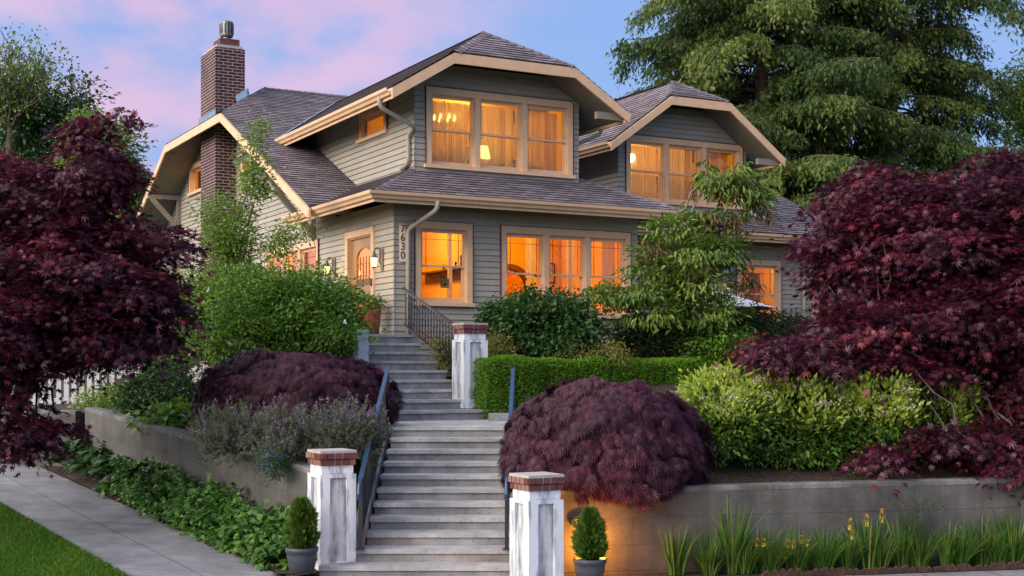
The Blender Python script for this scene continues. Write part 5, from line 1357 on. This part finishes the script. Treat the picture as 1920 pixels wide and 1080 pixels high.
# spiky grey plants: lavender
def lavender(base, blobs, lab, n, seed, fl=.5):
    global RNG
    RNG = np.random.default_rng(seed)
    t = plant('lavender', base, lab, 'plant', 'lavender along the left wall')
    c, out = blob_clusters(blobs, n, .25); per = 24; ci = np.repeat(np.arange(n), per); m = n * per
    d = norm(out * .55 + np.array([0, -.1, .75]) + RNG.normal(size=(n, 3)) * .28)
    s_ = RNG.random(m); Ls = RNG.uniform(.10, .24, n)
    pos = c[ci] + d[ci] * (s_ * Ls[ci])[:, None] + RNG.normal(size=(m, 3)) * .007
    ax = d[ci] * .9 + RNG.normal(size=(m, 3)) * .5
    put(leaves('foliage', pos, ax, RNG.normal(size=(m, 3)), RNG.uniform(.03, .06, m), .0095, 'leaf', RNG.random(n)[ci] * .5 + RNG.random(m) * .5, LM['lav']), t)
    k = np.where((RNG.random(n) < fl) & (out[:, 2] > -.3))[0]; per = 12; ki = np.repeat(k, per)
    pos = c[ki] + d[ki] * (Ls[ki] + RNG.random(len(ki)) * .055)[:, None] + RNG.normal(size=(len(ki), 3)) * .007
    put(leaves('flower', pos, d[ki] + RNG.normal(size=(len(ki), 3)) * .8, RNG.normal(size=(len(ki), 3)), .022, .016, 'leaf', RNG.random(len(ki)), LM['purple']), t)
    mb = MB()
    for i in RNG.choice(n, 26): mb.tube(limb(base, c[i], 4, .1), taper(.012, .004, 5), 5, False)
    woody(t, mb, M['bark'], 'stem')
lavender(pt(450, 845, 17.4), [pxb(440, 815, 17.2, 72, 38, .5), pxb(425, 840, 17.0, 50, 26, .4)], 'grey green lavender bush hanging over the left wall, furthest from the stairs', 560, 71, .25)
lavender(pt(545, 850, 16.8), [pxb(540, 820, 16.7, 50, 40, .45), pxb(525, 860, 16.3, 35, 26, .3)], 'lavender bush in the middle of the left wall top, with some purple flowers', 460, 72, .5)
lavender(pt(640, 850, 16.6), [pxb(640, 815, 16.5, 68, 40, .5), pxb(690, 830, 16.5, 28, 36, .3)], 'purple flowering lavender bush behind the left pillar, touching the handrail', 620, 73, .6)
RNG = np.random.default_rng(74)
t = plant('blue_flowers', pt(508, 870, 16.0), 'small trailing plant with bright blue flowers on the left wall', 'plant')
o, c = crown(t, [pxb(512, 868, 16.0, 30, 24, .2)], 90, 22, .07, LM['dark'], 'leaf', 'foliage', flat=.9, shell=.4, size=(.02, .035), lw=.4)
flowers(t, c, 70, .03, .017, LM['blue'])

# dark shrubs behind the left wall
leafy('rhododendron', pt(300, 800, 21.5), [pxb(305, 715, 21.5, 48, 34, .6), pxb(335, 745, 21.2, 42, 40, .6), pxb(265, 740, 21.5, 34, 34, .5)], 'dark green rounded shrub at the left corner of the garden wall', 'shrub', 240, 38, .18, LM['dark'], 'leaf', seed=75, flat=.7, shell=.5, size=(.06, .10), lw=.45)
leafy('broad_leaf_plant', pt(325, 800, 20.2), [pxb(325, 782, 20.2, 60, 24, .45)], 'low broad leaved plant on the left wall top, beside the purple mound', 'plant', 60, 16, .16, LM['bush'], 'heart', seed=76, flat=.6, shell=.4, size=(.08, .13), lw=.7)
t, c = leafy('flowering_bush', pt(310, 720, 26.0), [pxb(310, 668, 26, 50, 20, .5), pxb(380, 650, 26.4, 45, 20, .5)], 'bush crowded with pinkish white flowers by the white fence', 'bush', 120, 30, .2, LM['bush'], 'leaf', seed=77, flat=.8, shell=.5, size=(.07, .1), lw=.5)
flowers(t, c, 95, .14, .075, LM['pinkwhite'])
leafy('green_shrub', pt(215, 790, 24.6), [pxb(220, 750, 24.6, 60, 22, .5)], 'low green shrub in front of the white fence at the far left', 'bush', 110, 36, .2, LM['fresh'], 'leaf', seed=78, flat=.8, shell=.5, size=(.06, .1), lw=.5)

# trees far left and behind
leafy('leafy_tree', (-17.5, 46, 1.5), [pxb(70, 235, 46, 110, 85, 2.4, 1.2), pxb(30, 190, 46, 70, 60, 1.8), pxb(130, 175, 46, 60, 40, 1.4, .8), pxb(60, 330, 46, 140, 80, 2.5)], 'tall green tree with a thin ragged top at the far left', 'tree', 380, 36, .55, LM['dark'], 'leaf',
      forks=[(pt(60, 330, 46), .2), (pt(40, 230, 46), .12), (pt(110, 240, 46), .1)], nt=60, seed=81, r0=.32, rt=.012, flat=.7, shell=.35, size=(.13, .22), lw=.55, group='trees behind the left maple')
leafy('leafy_tree', (-14.0, 40, 1.5), [pxb(205, 290, 40, 55, 60, 1.3), pxb(170, 260, 40, 40, 45, 1.1), pxb(230, 380, 40, 50, 60, 1.2)], 'light green tree between the left red maple and the gable', 'tree', 260, 36, .4, LM['fresh'], 'leaf',
      forks=[(pt(200, 330, 40), .14)], nt=34, seed=82, r0=.2, rt=.012, flat=.7, shell=.4, size=(.12, .19), lw=.55, group='trees behind the left maple')
RNG = np.random.default_rng(83); random.seed(83)
t = plant('bare_tree', (-17.6, 44, 1.5), 'nearly bare twiggy tree top against the sky at the upper left', 'tree', 'trees behind the left maple')
mb = MB(); o = pt(20, 240, 44); mb.tube(limb((-17.6, 44, 1.5), o, 6, .05), taper(.22, .12, 7), 8)
cs = []
for i in range(46):
    e_ = pt(random.uniform(-50, 100), random.uniform(85, 200), 44 + random.uniform(-1.5, 1.5)); p = limb(o, e_, 7, .12); mb.tube(p, taper(.05, .008, len(p)), 5, False)
    for k in range(5):
        q = p[random.randint(3, 7)]; e2 = q + Vector((random.gauss(0, .5), random.gauss(0, .4), random.uniform(-.1, .9))); mb.tube(limb(q, e2, 4, .15), taper(.016, .005, 5), 4, False); cs.append(e2)
woody(t, mb, M['bark'])
put(leaves('crown', np.repeat(np.array([tuple(v) for v in cs]), 9, 0) + RNG.normal(size=(len(cs) * 9, 3)) * .22, rnd_dir(len(cs) * 9), rnd_dir(len(cs) * 9), .13, .08, 'leaf', RNG.random(len(cs) * 9), LM['bush']), t)
leafy('leafy_tree', (19.5, 52, 1.5), [pxb(1915, 160, 52, 40, 60, 1.2), pxb(1930, 230, 52, 45, 60, 1.3)], 'light green tree edge beyond the conifers at the far right', 'tree', 180, 34, .45, LM['fresh'], 'leaf', forks=[(pt(1925, 260, 52), .12)], nt=24, seed=84, r0=.2, rt=.012, flat=.9, shell=.3, size=(.12, .2), lw=.5)
# distant trees that close the view beside and behind the house
for i, (px, d, h, w) in enumerate(((-260, 60, 13, 3.4), (-120, 66, 12, 3.6), (150, 62, 8.5, 3.2), (1760, 66, 13, 4.0), (2010, 64, 14, 4.0), (2200, 58, 13, 3.8))):
    x = (px - 960) / 2500 * d
    leafy('distant_tree', (x, d, 1.5), [((x, d, h * .55), (w, w * .8, h * .42), 1.0), ((x + w * .4, d, h * .42), (w * .8, w * .7, h * .3), .8)],
          ('round dark green tree far behind the garden, ' + ('left of the frame edge', 'at the left frame edge', 'between the left maple and the gable', 'behind the right red maple', 'at the right frame edge', 'beyond the right frame edge')[i]), 'tree', 260, 26, .7, LM['dark'], 'leaf', seed=90 + i, r0=.25, rt=.02, nt=14, flat=.7, shell=.5, size=(.2, .34), lw=.6)

# ground cover ivy and broad leaves along the left wall
RNG = np.random.default_rng(101)
iv = []
for k in range(34):
    tt = .25 + 5.4 * k / 33; e_ = Vector((-2.58, 15, 0)) + DIR * tt + SD * .36; z = street_z(e_.x, e_.y)
    h = .44 + .05 * math.sin(k * 1.7) + .05 * math.sin(k * .6)
    iv.append(((e_.x, e_.y, z + .08), (.36, .36, h), 1.0))
pos, ax, nr, L, W, ti, c = foliage(iv, 1300, 16, .10, flat=.6, shell=.75, droop=.5, up=.7, outw=.9, size=(.055, .095), lw=.95)
k = (pos[:, 2] > .03)
o = leaves('ivy_ground_cover', pos[k], ax[k], nr[k] + np.array([-.3, -.5, 0]), L[k], W[k], 'heart', ti[k], LM['ivy'])
tag(o, 'glossy green ivy carpet between the left wall and the side pavement', 'ground cover', None, 'stuff')
mb = MB()
for k in range(34):
    a_ = Vector((-2.58, 15, 0)) + DIR * (-.2 + 10 * k / 34); b_ = Vector((-2.58, 15, 0)) + DIR * (-.2 + 10 * (k + 1) / 34)
    za, zb = street_z(a_.x, a_.y) + .012, street_z(b_.x, b_.y) + .012
    mb.poly([(a_.x, a_.y, za), (b_.x, b_.y, zb), (b_.x + SD.x * .75, b_.y + SD.y * .75, zb + .06), (a_.x + SD.x * .75, a_.y + SD.y * .75, za + .06)][::-1])
mb.poly([(-2.7, 14.95, .09), (-2.0, 15.0, .09), (-2.0, 15.9, .09), (-2.6, 15.9, .09)])
mb.poly([(.1, 14.45, .065), (.8, 14.45, .065), (16, 17.55, .065), (16, 18.3, .065), (.1, 15.0, .065)])
o = mb.build('planting_bed', M['soil']); o['kind'] = 'structure'
def broad(base, r, n, lab, seed, group, size=(.16, .26), m='hosta'):
    global RNG
    RNG = np.random.default_rng(seed)
    t = plant('broad_leaf_plant', base, lab, 'plant', group)
    az = RNG.random(n) * 6.283; el = RNG.uniform(.1, 1.1, n); rad = r * RNG.uniform(.25, 1, n)
    d = np.stack([np.cos(az), np.sin(az), np.zeros(n)], 1); pos = np.array(base) + d * rad[:, None]; pos[:, 2] += .16 + (r - rad) * .95 + RNG.random(n) * .10
    ax = d * 1.0 + np.array([0, 0, -.15]) + RNG.normal(size=(n, 3)) * .2; nr = np.array([[0, 0, 1.]]) + d * .35 + RNG.normal(size=(n, 3)) * .2
    L = RNG.uniform(*size, n)
    put(leaves('foliage', pos - ax * .08, ax, nr, L, L * .62, 'heart', RNG.random(n), LM[m]), t)
    mb = MB()
    for i in range(0, n, 4): mb.tube([base, Vector(pos[i])], [.008, .005], 4, False)
    woody(t, mb, M['bark'], 'stem')
wh = ('nearest the ivy', 'third up the pavement', 'in the middle of its row', 'next to the wall corner', 'furthest up the pavement', 'in the soil gap past the wall corner', 'last of its row, under the maple')
for i, (tt, off, r) in enumerate(((5.4, .36, .36), (6.2, .34, .40), (7.0, .33, .40), (7.9, .36, .42), (8.7, .38, .40), (9.4, .34, .40), (10.1, .36, .40))):
    e_ = Vector((-2.58, 15, 0)) + DIR * tt + SD * off; e_.z = street_z(e_.x, e_.y)
    broad(e_, r, 150, 'broad leaved green plant along the pavement, ' + wh[i], 110 + i, 'broad leaved plants along the left wall')

# sword leaved plants in front of the right wall
def blades(name, base, n, Lr, spread, w, m, parent, seed, lean=(0, 0)):
    rg = np.random.default_rng(seed); K = 6
    az = rg.random(n) * 6.283; L = rg.uniform(*Lr, n); sp = rg.random(n) ** .7 * spread
    d = np.stack([np.cos(az) + lean[0], np.sin(az) + lean[1], np.zeros(n)], 1); sd_ = np.stack([-np.sin(az), np.cos(az), np.zeros(n)], 1) * .6 + rg.normal(size=(n, 3)) * np.array([.5, .5, 0]); sd_ = norm(sd_)
    b = np.array(base) + d * (rg.random(n) * .09)[:, None]; b[:, 2] = base[2]
    V = np.zeros((n, K * 2, 3)); bend = rg.uniform(.25, 1.1, n)
    for k in range(K):
        t = k / (K - 1); c = b + d * (L * sp * (t * .35 + .65 * bend * t * t))[:, None]; c[:, 2] += L * (t - .32 * bend * sp * t ** 2.4)
        ww = w * (1 - t ** 2.2) * (.75 + .25 * min(1, t * 5)) + .0006
        V[:, 2 * k] = c - sd_ * ww / 2; V[:, 2 * k + 1] = c + sd_ * ww / 2
    F1 = np.array([(2 * k, 2 * k + 1, 2 * k + 3, 2 * k + 2) for k in range(K - 1)])
    Fc = (F1[None] + (np.arange(n) * 2 * K)[:, None, None]).reshape(-1, 4)
    return put(raw_mesh(name, V.reshape(-1, 3), Fc, np.repeat(rg.random(n), K - 1), m), parent)
def strip(px, back=.22):
    "a spot in the narrow bed along the right wall, seen at column px"
    k = (px - 960) / 2500; y = (14.95 - .209 * .52 - back) / (1 - .209 * k); return Vector((k * y, y, .07))
irises = ((1268, .80, .42, 44, 'iris with upright sword leaves, leftmost clump at the lit part of the wall'), (1372, 1.02, .42, 50, 'tallest iris clump with dark sword leaves against the wall'), (1418, .68, .5, 30, 'small iris clump just right of the tallest one'),
          (1628, .80, .4, 44, 'iris clump with bright blades in the middle of the right bed'), (1690, .74, .4, 40, 'iris clump beside the feathery flower spikes in the right bed'),
          (1775, .66, .5, 44, 'broad iris clump at the right end of the wall, first of the bright ones'), (1838, .72, .5, 46, 'broad bright iris clump below the hanging maple branch'), (1900, .86, .5, 54, 'iris clump at the right border of the picture'))
for i, (px, L, sp, n, lab) in enumerate(irises):
    b = strip(px, .2 + .06 * (i % 2)); t = plant('iris', (b.x, b.y, b.z), lab, 'plant', 'irises along the right wall')
    blades('foliage', b, int(n * 1.6), (L * .40, L * .95), sp * 1.45, .028, LM['blade'], t, 120 + i)
glabs = ('left of the tallest iris', 'below the first flowers', 'below the cluster of poker flowers', 'in front of the wall middle', 'left of the bright iris', 'between two irises', 'under the feathery spikes', 'near the brick edging, right half', 'in front of the broad irises', 'near the right end of the bed')
for i, px in enumerate((1330, 1395, 1445, 1495, 1545, 1588, 1650, 1725, 1805, 1870)):
    b = strip(px, .28); t = plant('grass_clump', (b.x, b.y, b.z), 'arching fine grass clump along the right wall, ' + glabs[i], 'plant', 'grass clumps along the right wall')
    blades('foliage', b, 260, (.25, .60), 1.15, .011, LM['blade'], t, 140 + i)
t = plant('grass_clump', strip(1712, .2), 'tall airy clump with pale feathery spikes before the right wall', 'plant', 'grass clumps along the right wall')
b = strip(1712, .2); blades('foliage', b, 140, (.5, .85), .35, .007, LM['grey'], t, 160)
RNG = np.random.default_rng(161); q = np.array(b) + np.stack([RNG.normal(size=40) * .16, RNG.normal(size=40) * .06, RNG.uniform(.60, .85, 40)], 1); scatter(t, 'flower_spike', q, 12, .010, .016, LM['lav'], flat=3.5)
proto = None
for i, (px, py) in enumerate(((1378, 1022), (1418, 1010), (1432, 1010), (1446, 1034), (1477, 1012), (1491, 1014), (1502, 1004), (1515, 1010), (1590, 972), (1627, 964), (1650, 955), (1600, 994), (1438, 1046), (1474, 1040))):
    b = strip(px, .3 + .05 * (i % 3)); top = EYE - (py - 690) / 2500 * b.y
    if proto is None:
        RNG = np.random.default_rng(170)
        proto = plant('poker_flower', (0, 0, 0), 'small orange and yellow poker flower on a thin stalk by the right wall', 'flower', 'poker flowers along the right wall')
        MB().tube([(0, 0, 0), (.01, 0, .3), (0, 0, .60)], [.005, .004, .003], 5).build('stalk', M['stalk'] if 'stalk' in M else M['lawn'], proto)
        s_ = RNG.random(120); a_ = RNG.random(120) * 6.283; P = np.stack([np.cos(a_) * .012, np.sin(a_) * .012, .50 + s_ * .13], 1)
        leaves('flower', P, np.stack([np.cos(a_) * .5, np.sin(a_) * .5, -.9 + s_ * 1.7], 1), np.stack([np.cos(a_), np.sin(a_), np.ones(120) * .5], 1), .026 - .010 * s_, .009, 'leaf', .15 + .85 * (1 - s_), LM['poker'], proto)
        t = proto
    else:
        t = proto.copy(); COL.objects.link(t)
        for ch_ in [o for o in bpy.data.objects if o.parent == proto]:
            q = ch_.copy(); COL.objects.link(q); q.parent = t
    k = (top - b.z) / .63; t.location = (b.x, b.y, b.z); t.scale = (1, 1, k); t.rotation_euler = (random.uniform(-.06, .06), random.uniform(-.06, .06), random.random() * 6)

# brick edging along the front of the bed
pe = None
for i in range(34):
    px = 1440 + i * 15.2; b = strip(px, .52); b.z = .05
    if pe is None:
        pe = MB().box((-.05, -.025, 0), (.05, .025, .085)).build('edging_brick', M['edging'], None, bevel=.006)
        tag(pe, 'small tilted red brick in the edging row along the right bed', 'brick', 'edging bricks of the right bed'); o = pe
    else: o = pe.copy(); COL.objects.link(o)
    b.z += random.uniform(-.03, .006); o.location = b; o.rotation_euler = (random.uniform(-.15, .15), R(-22) + random.uniform(-.35, .3), R(12) + random.uniform(-.08, .08))

# ------------------------------------------------------------------ pots
def potted_conifer(px, pyb, d, h, lab, seed, potlab):
    global RNG
    RNG = np.random.default_rng(seed); b = pt(px, pyb, d)
    po = empty('plant_pot', b, 0, potlab, 'pot', 'grey plant pots at the foot of the stairs')
    MB().lathe([(.0, .0), (.135, 0), (.165, .17), (.17, .22), (.18, .225), (.185, .27), (.175, .275), (.165, .25), (.0, .245)], (0, 0, 0), 28).build('pot_body', M['pot'], po, True)
    t = plant('potted_conifer', (b.x, b.y, b.z + .245), lab, 'plant', 'potted conifers at the foot of the stairs')
    n = 5200; f = RNG.random(n); az = RNG.random(n) * 6.283; prof = np.interp(f, [0, .12, .35, .7, .9, 1], [.09, .122, .135, .096, .05, .010])
    r = prof * RNG.uniform(.35, 1.1, n) * (1 + .16 * np.sin(az * 3 + f * 11) + .10 * np.sin(az * 7 - f * 17))
    d_ = np.stack([np.cos(az), np.sin(az), np.zeros(n)], 1); pos = np.array((b.x, b.y, b.z + .27)) + d_ * r[:, None]; pos[:, 2] += f * (h - .06)
    put(leaves('foliage', pos, d_ * .7 + np.array([0, 0, .9]) + RNG.normal(size=(n, 3)) * .4, np.stack([-d_[:, 1], d_[:, 0], d_[:, 2]], 1) + RNG.normal(size=(n, 3)) * .4, RNG.uniform(.04, .11, n), .045, 'spray', RNG.random(n), LM['arbor']), t)
    mb = MB(); mb.tube([(b.x, b.y, b.z + .24), (b.x, b.y, b.z + h * .8)], [.016, .006], 6); woody(t, mb, M['bark'], 'stem')
    MB().lathe([(0, .0), (.162, .0), (.14, .012), (0, .02)], (0, 0, .246), 20).build('potting_soil', M['soil'], po, True)
potted_conifer(566, 1072, 14.75, .56, 'small bright green potted conifer left of the left foot pillar', 181, 'round grey pot left of the left foot pillar')
potted_conifer(1106, 1094, 14.45, .56, 'small potted conifer glowing orange from behind, right of the right foot pillar', 182, 'round grey pot right of the right foot pillar, before the lit wall')
# oval number sign and the light behind the potted conifer
sg = pt(1091, 980, 14.9); wz = math.atan2(2.55, 11.98)
t = empty('number_sign', (sg.x, 14.95 + .209 * (sg.x - .52) - .03, sg.z), wz, 'dark green oval sign with pale house number, half hidden by the right potted conifer', 'sign')
ov = MB(); N_ = 28; pf = [(.125 * math.cos(6.283 * i / N_), -.022, .085 * math.sin(6.283 * i / N_)) for i in range(N_)]; ov.prism(pf, (0, .018, 0)); ov.build('plate', M['green_sign'], t)
text('7630', .085, (0, -.025, 0), (R(90), 0, 0), M['pale'], t, 'lettering', sx=.95)
lp = pt(1112, 1068, 14.7); t = empty('garden_spotlight', (lp.x, lp.y + .02, .07), 0, 'small black ground spotlight behind the right pot throwing orange light on the wall', 'lamp')
MB().lathe([(.0, 0), (.035, 0), (.045, .07), (.04, .072), (0, .06)], (0, 0, 0), 14).build('lamp_body', M['iron'], t, True)
MB().lathe([(.0, 0), (.034, 0), (.03, .006), (0, .008)], (0, 0, .062), 14).build('lens', M['bulb'], t)
l = bpy.data.lights.new('spotlight_beam', 'POINT'); l.energy = 48; l.color = (1, .33, .03); l.shadow_soft_size = .05
ob = bpy.data.objects.new('spotlight_beam', l); ob.location = (0, .05, .36); link(ob, t)
# pots on the porch
t = hthing('glazed_pot', -1.05, -.15, 2.992, 'tall reddish glazed pot on the porch by the house corner', 'pot')
t.location = hw(-.42, .28, 2.992)
MB().lathe([(0, 0), (.20, 0), (.235, .25), (.25, .50), (.262, .53), (.262, .58), (.235, .585), (.22, .53), (0, .52)], (0, 0, 0), 26).build('pot_body', M['terra'], t, True)
leafy('pot_plant', hw(-.42, .28, 3.5), [(tuple(hw(-.42, .28, 3.62)), (.26, .26, .13), 1)], 'green plant growing in the reddish glazed pot', 'plant', 40, 20, .1, LM['bush'], 'leaf', seed=191, size=(.05, .09), nt=8, r0=.01)
t = hthing('dark_pot', -.95, .1, 2.992, 'small dark brown pot beside the reddish glazed pot', 'pot')
MB().lathe([(0, 0), (.14, 0), (.19, .30), (.2, .34), (.18, .345), (.16, .3), (0, .29)], (0, 0, 0), 22).build('pot_body', M['wood'], t, True)

# patio umbrella
up_ = pt(1345, 545, 25.9); t = empty('patio_umbrella', (up_.x, up_.y, 2.2), R(20), 'white patio umbrella half hidden by shrubs at the right hand lower window', 'umbrella')
cn = MB(); zt, zr_, rr_ = up_.z - 2.2, up_.z - 2.2 - .36, 1.15
for i in range(8):
    a, b = i * math.pi / 4, (i + 1) * math.pi / 4; A_ = (rr_ * math.cos(a), rr_ * math.sin(a), zr_); B_ = (rr_ * math.cos(b), rr_ * math.sin(b), zr_)
    C_ = ((A_[0] + B_[0]) / 2 * .97, (A_[1] + B_[1]) / 2 * .97, zr_ + .03)
    cn.prism([(0, 0, zt), A_, C_], (0, 0, .006)); cn.prism([(0, 0, zt), C_, B_], (0, 0, .006))
cn.build('canopy', M['umb'], t)
MB().tube([(0, 0, 0), (0, 0, zt + .06)], .022, 8).build('pole', M['iron'], t)
for i in range(8):
    a = i * math.pi / 4; MB().tube([(0, 0, zt - .06), (rr_ * .98 * math.cos(a), rr_ * .98 * math.sin(a), zr_ - .012)], .008, 5).build('rib', M['iron'], t)

# white picket fences
def fence(a, b, h, lab, n):
    a, b = Vector(a), Vector(b); t = empty('picket_fence', a, math.atan2(b.y - a.y, b.x - a.x), lab, 'fence', 'white picket fences'); L_ = (b - a).length; dz = (b.z - a.z) / Vector((b.x - a.x, b.y - a.y)).length
    for i in range(n):
        x = L_ * (i + .5) / n; z = dz * x
        q = MB(); q.prism([(x - .045, 0, z), (x + .045, 0, z), (x + .045, 0, z + h - .06), (x, 0, z + h), (x - .045, 0, z + h - .06)], (0, .02, 0)); q.build('picket', M['white'], t)
    for f in (.22, .78):
        q = MB(); q.prism([(0, .022, h * f), (L_, .022, h * f + dz * L_), (L_, .022, h * f + .08 + dz * L_), (0, .022, h * f + .08)], (0, .035, 0)); q.build('rail', M['white'], t)
    for x in (0, L_ / 2, L_):
        z = dz * x; q = MB(); q.box((x - .05, .058, z - .3), (x + .05, .16, z + h + .04)); q.build('post', M['white'], t)
fa_, fb_ = pt(-60, 780, 26.0), pt(245, 768, 27.0)
fence(fa_, fb_, .95, 'white picket fence at the far left behind the dark red maple', 21)
fa_, fb_ = pt(262, 752, 27.6), pt(430, 708, 28.6)
fence(fa_, fb_, .85, 'white picket fence above the left garden, behind the purple mound', 12)

# neighbour's house far left
nb = empty('neighbour_house', pt(250, 690, 58), R(20), 'pale neighbouring house with blue grey roof behind the left gable', 'house')
MB().box((-4.2, 0, -3), (1.25, 8, 7.6)).build('wall', M['nhouse'], nb)
q = MB(); q.prism([(1.25, -.01, 7.6), (-4.2, -.01, 7.6), (-1.5, -.01, 10.2)], (0, 7.9, 0)); q.build('gable', M['nhouse'], nb)
q = MB(); q.prism([(1.6, -.4, 7.32), (1.6, 8.4, 7.32), (-1.5, 8.4, 10.3), (-1.5, -.4, 10.3)], (.06, 0, .2)); q.prism([(-4.6, -.4, 7.32), (-1.5, -.4, 10.3), (-1.5, 8.4, 10.3), (-4.6, 8.4, 7.32)], (-.06, 0, .2)); q.build('roof', M['nroof'], nb)
q = MB(); q.box((-.6, -.06, 4.6), (.6, -.002, 6.4)); w_ = q.build('window', M['white'], nb); MB().box((-.5, -.075, 4.7), (.5, -.0605, 6.3)).build('pane', M['nroof'], w_)

# lawn at the lower left
def lawn_edge(t_): q = Vector((-4.53, 15, 0)) + DIR * t_; return q
lw_ = MB()
for k in range(30):
    a_, b_ = lawn_edge(-6 + k), lawn_edge(-5 + k); c_, d_ = a_ - SD * 3.2, b_ - SD * 3.2
    lw_.poly([(c_.x, c_.y, street_z(a_.x, a_.y) - .006), (a_.x - SD.x * .03, a_.y - SD.y * .03, street_z(a_.x, a_.y) - .006), (b_.x - SD.x * .03, b_.y - SD.y * .03, street_z(b_.x, b_.y) - .006), (d_.x, d_.y, street_z(b_.x, b_.y) - .006)])
o = lw_.build('lawn', M['lawn']); o['kind'] = 'structure'
RNG = np.random.default_rng(201); n = 60000
tt, uu = RNG.uniform(-1.5, 5.5, n), RNG.random(n) ** 1.1 * 2.45 - .04
P = np.stack([-4.53 + DIR.x * tt - SD.x * uu, 15 + DIR.y * tt - SD.y * uu, np.zeros(n)], 1); P[:, 2] = [street_z(-4.53 + DIR.x * a, 15 + DIR.y * a) - .008 for a in tt]
o = leaves('lawn_grass', P, np.array([[0, 0, 1.]]) + RNG.normal(size=(n, 3)) * .45, RNG.normal(size=(n, 3)), RNG.uniform(.03, .06, n), .007, 'leaf', RNG.random(n) * .5 + .5 * np.clip(.5 + .5 * np.sin(tt * 2.3 + np.sin(uu * 3)) * np.sin(uu * 3.1 + tt), 0, 1), LM['lawn'])
tag(o, 'short bright green lawn grass at the lower left corner', 'grass', None, 'stuff')
# fallen leaves on the mulch
RNG = np.random.default_rng(202); n = 900; s_ = RNG.random(n); X = .6 + s_ * 8; Y = 14.95 + .2129 * (X - .52) + RNG.uniform(.15, .9, n)
P = np.stack([X, Y, [garden_z(a, b) + .012 for a, b in zip(X, Y)]], 1)
o = leaves('leaf_litter', P, rnd_dir(n) * np.array([1, 1, .2]), np.array([[0, 0, 1.]]) + RNG.normal(size=(n, 3)) * .3, .045, .02, 'leaf', RNG.random(n), LM['brown']); tag(o, 'dry leaf litter scattered on the dark mulch above the right wall', 'leaf litter', None, 'stuff')
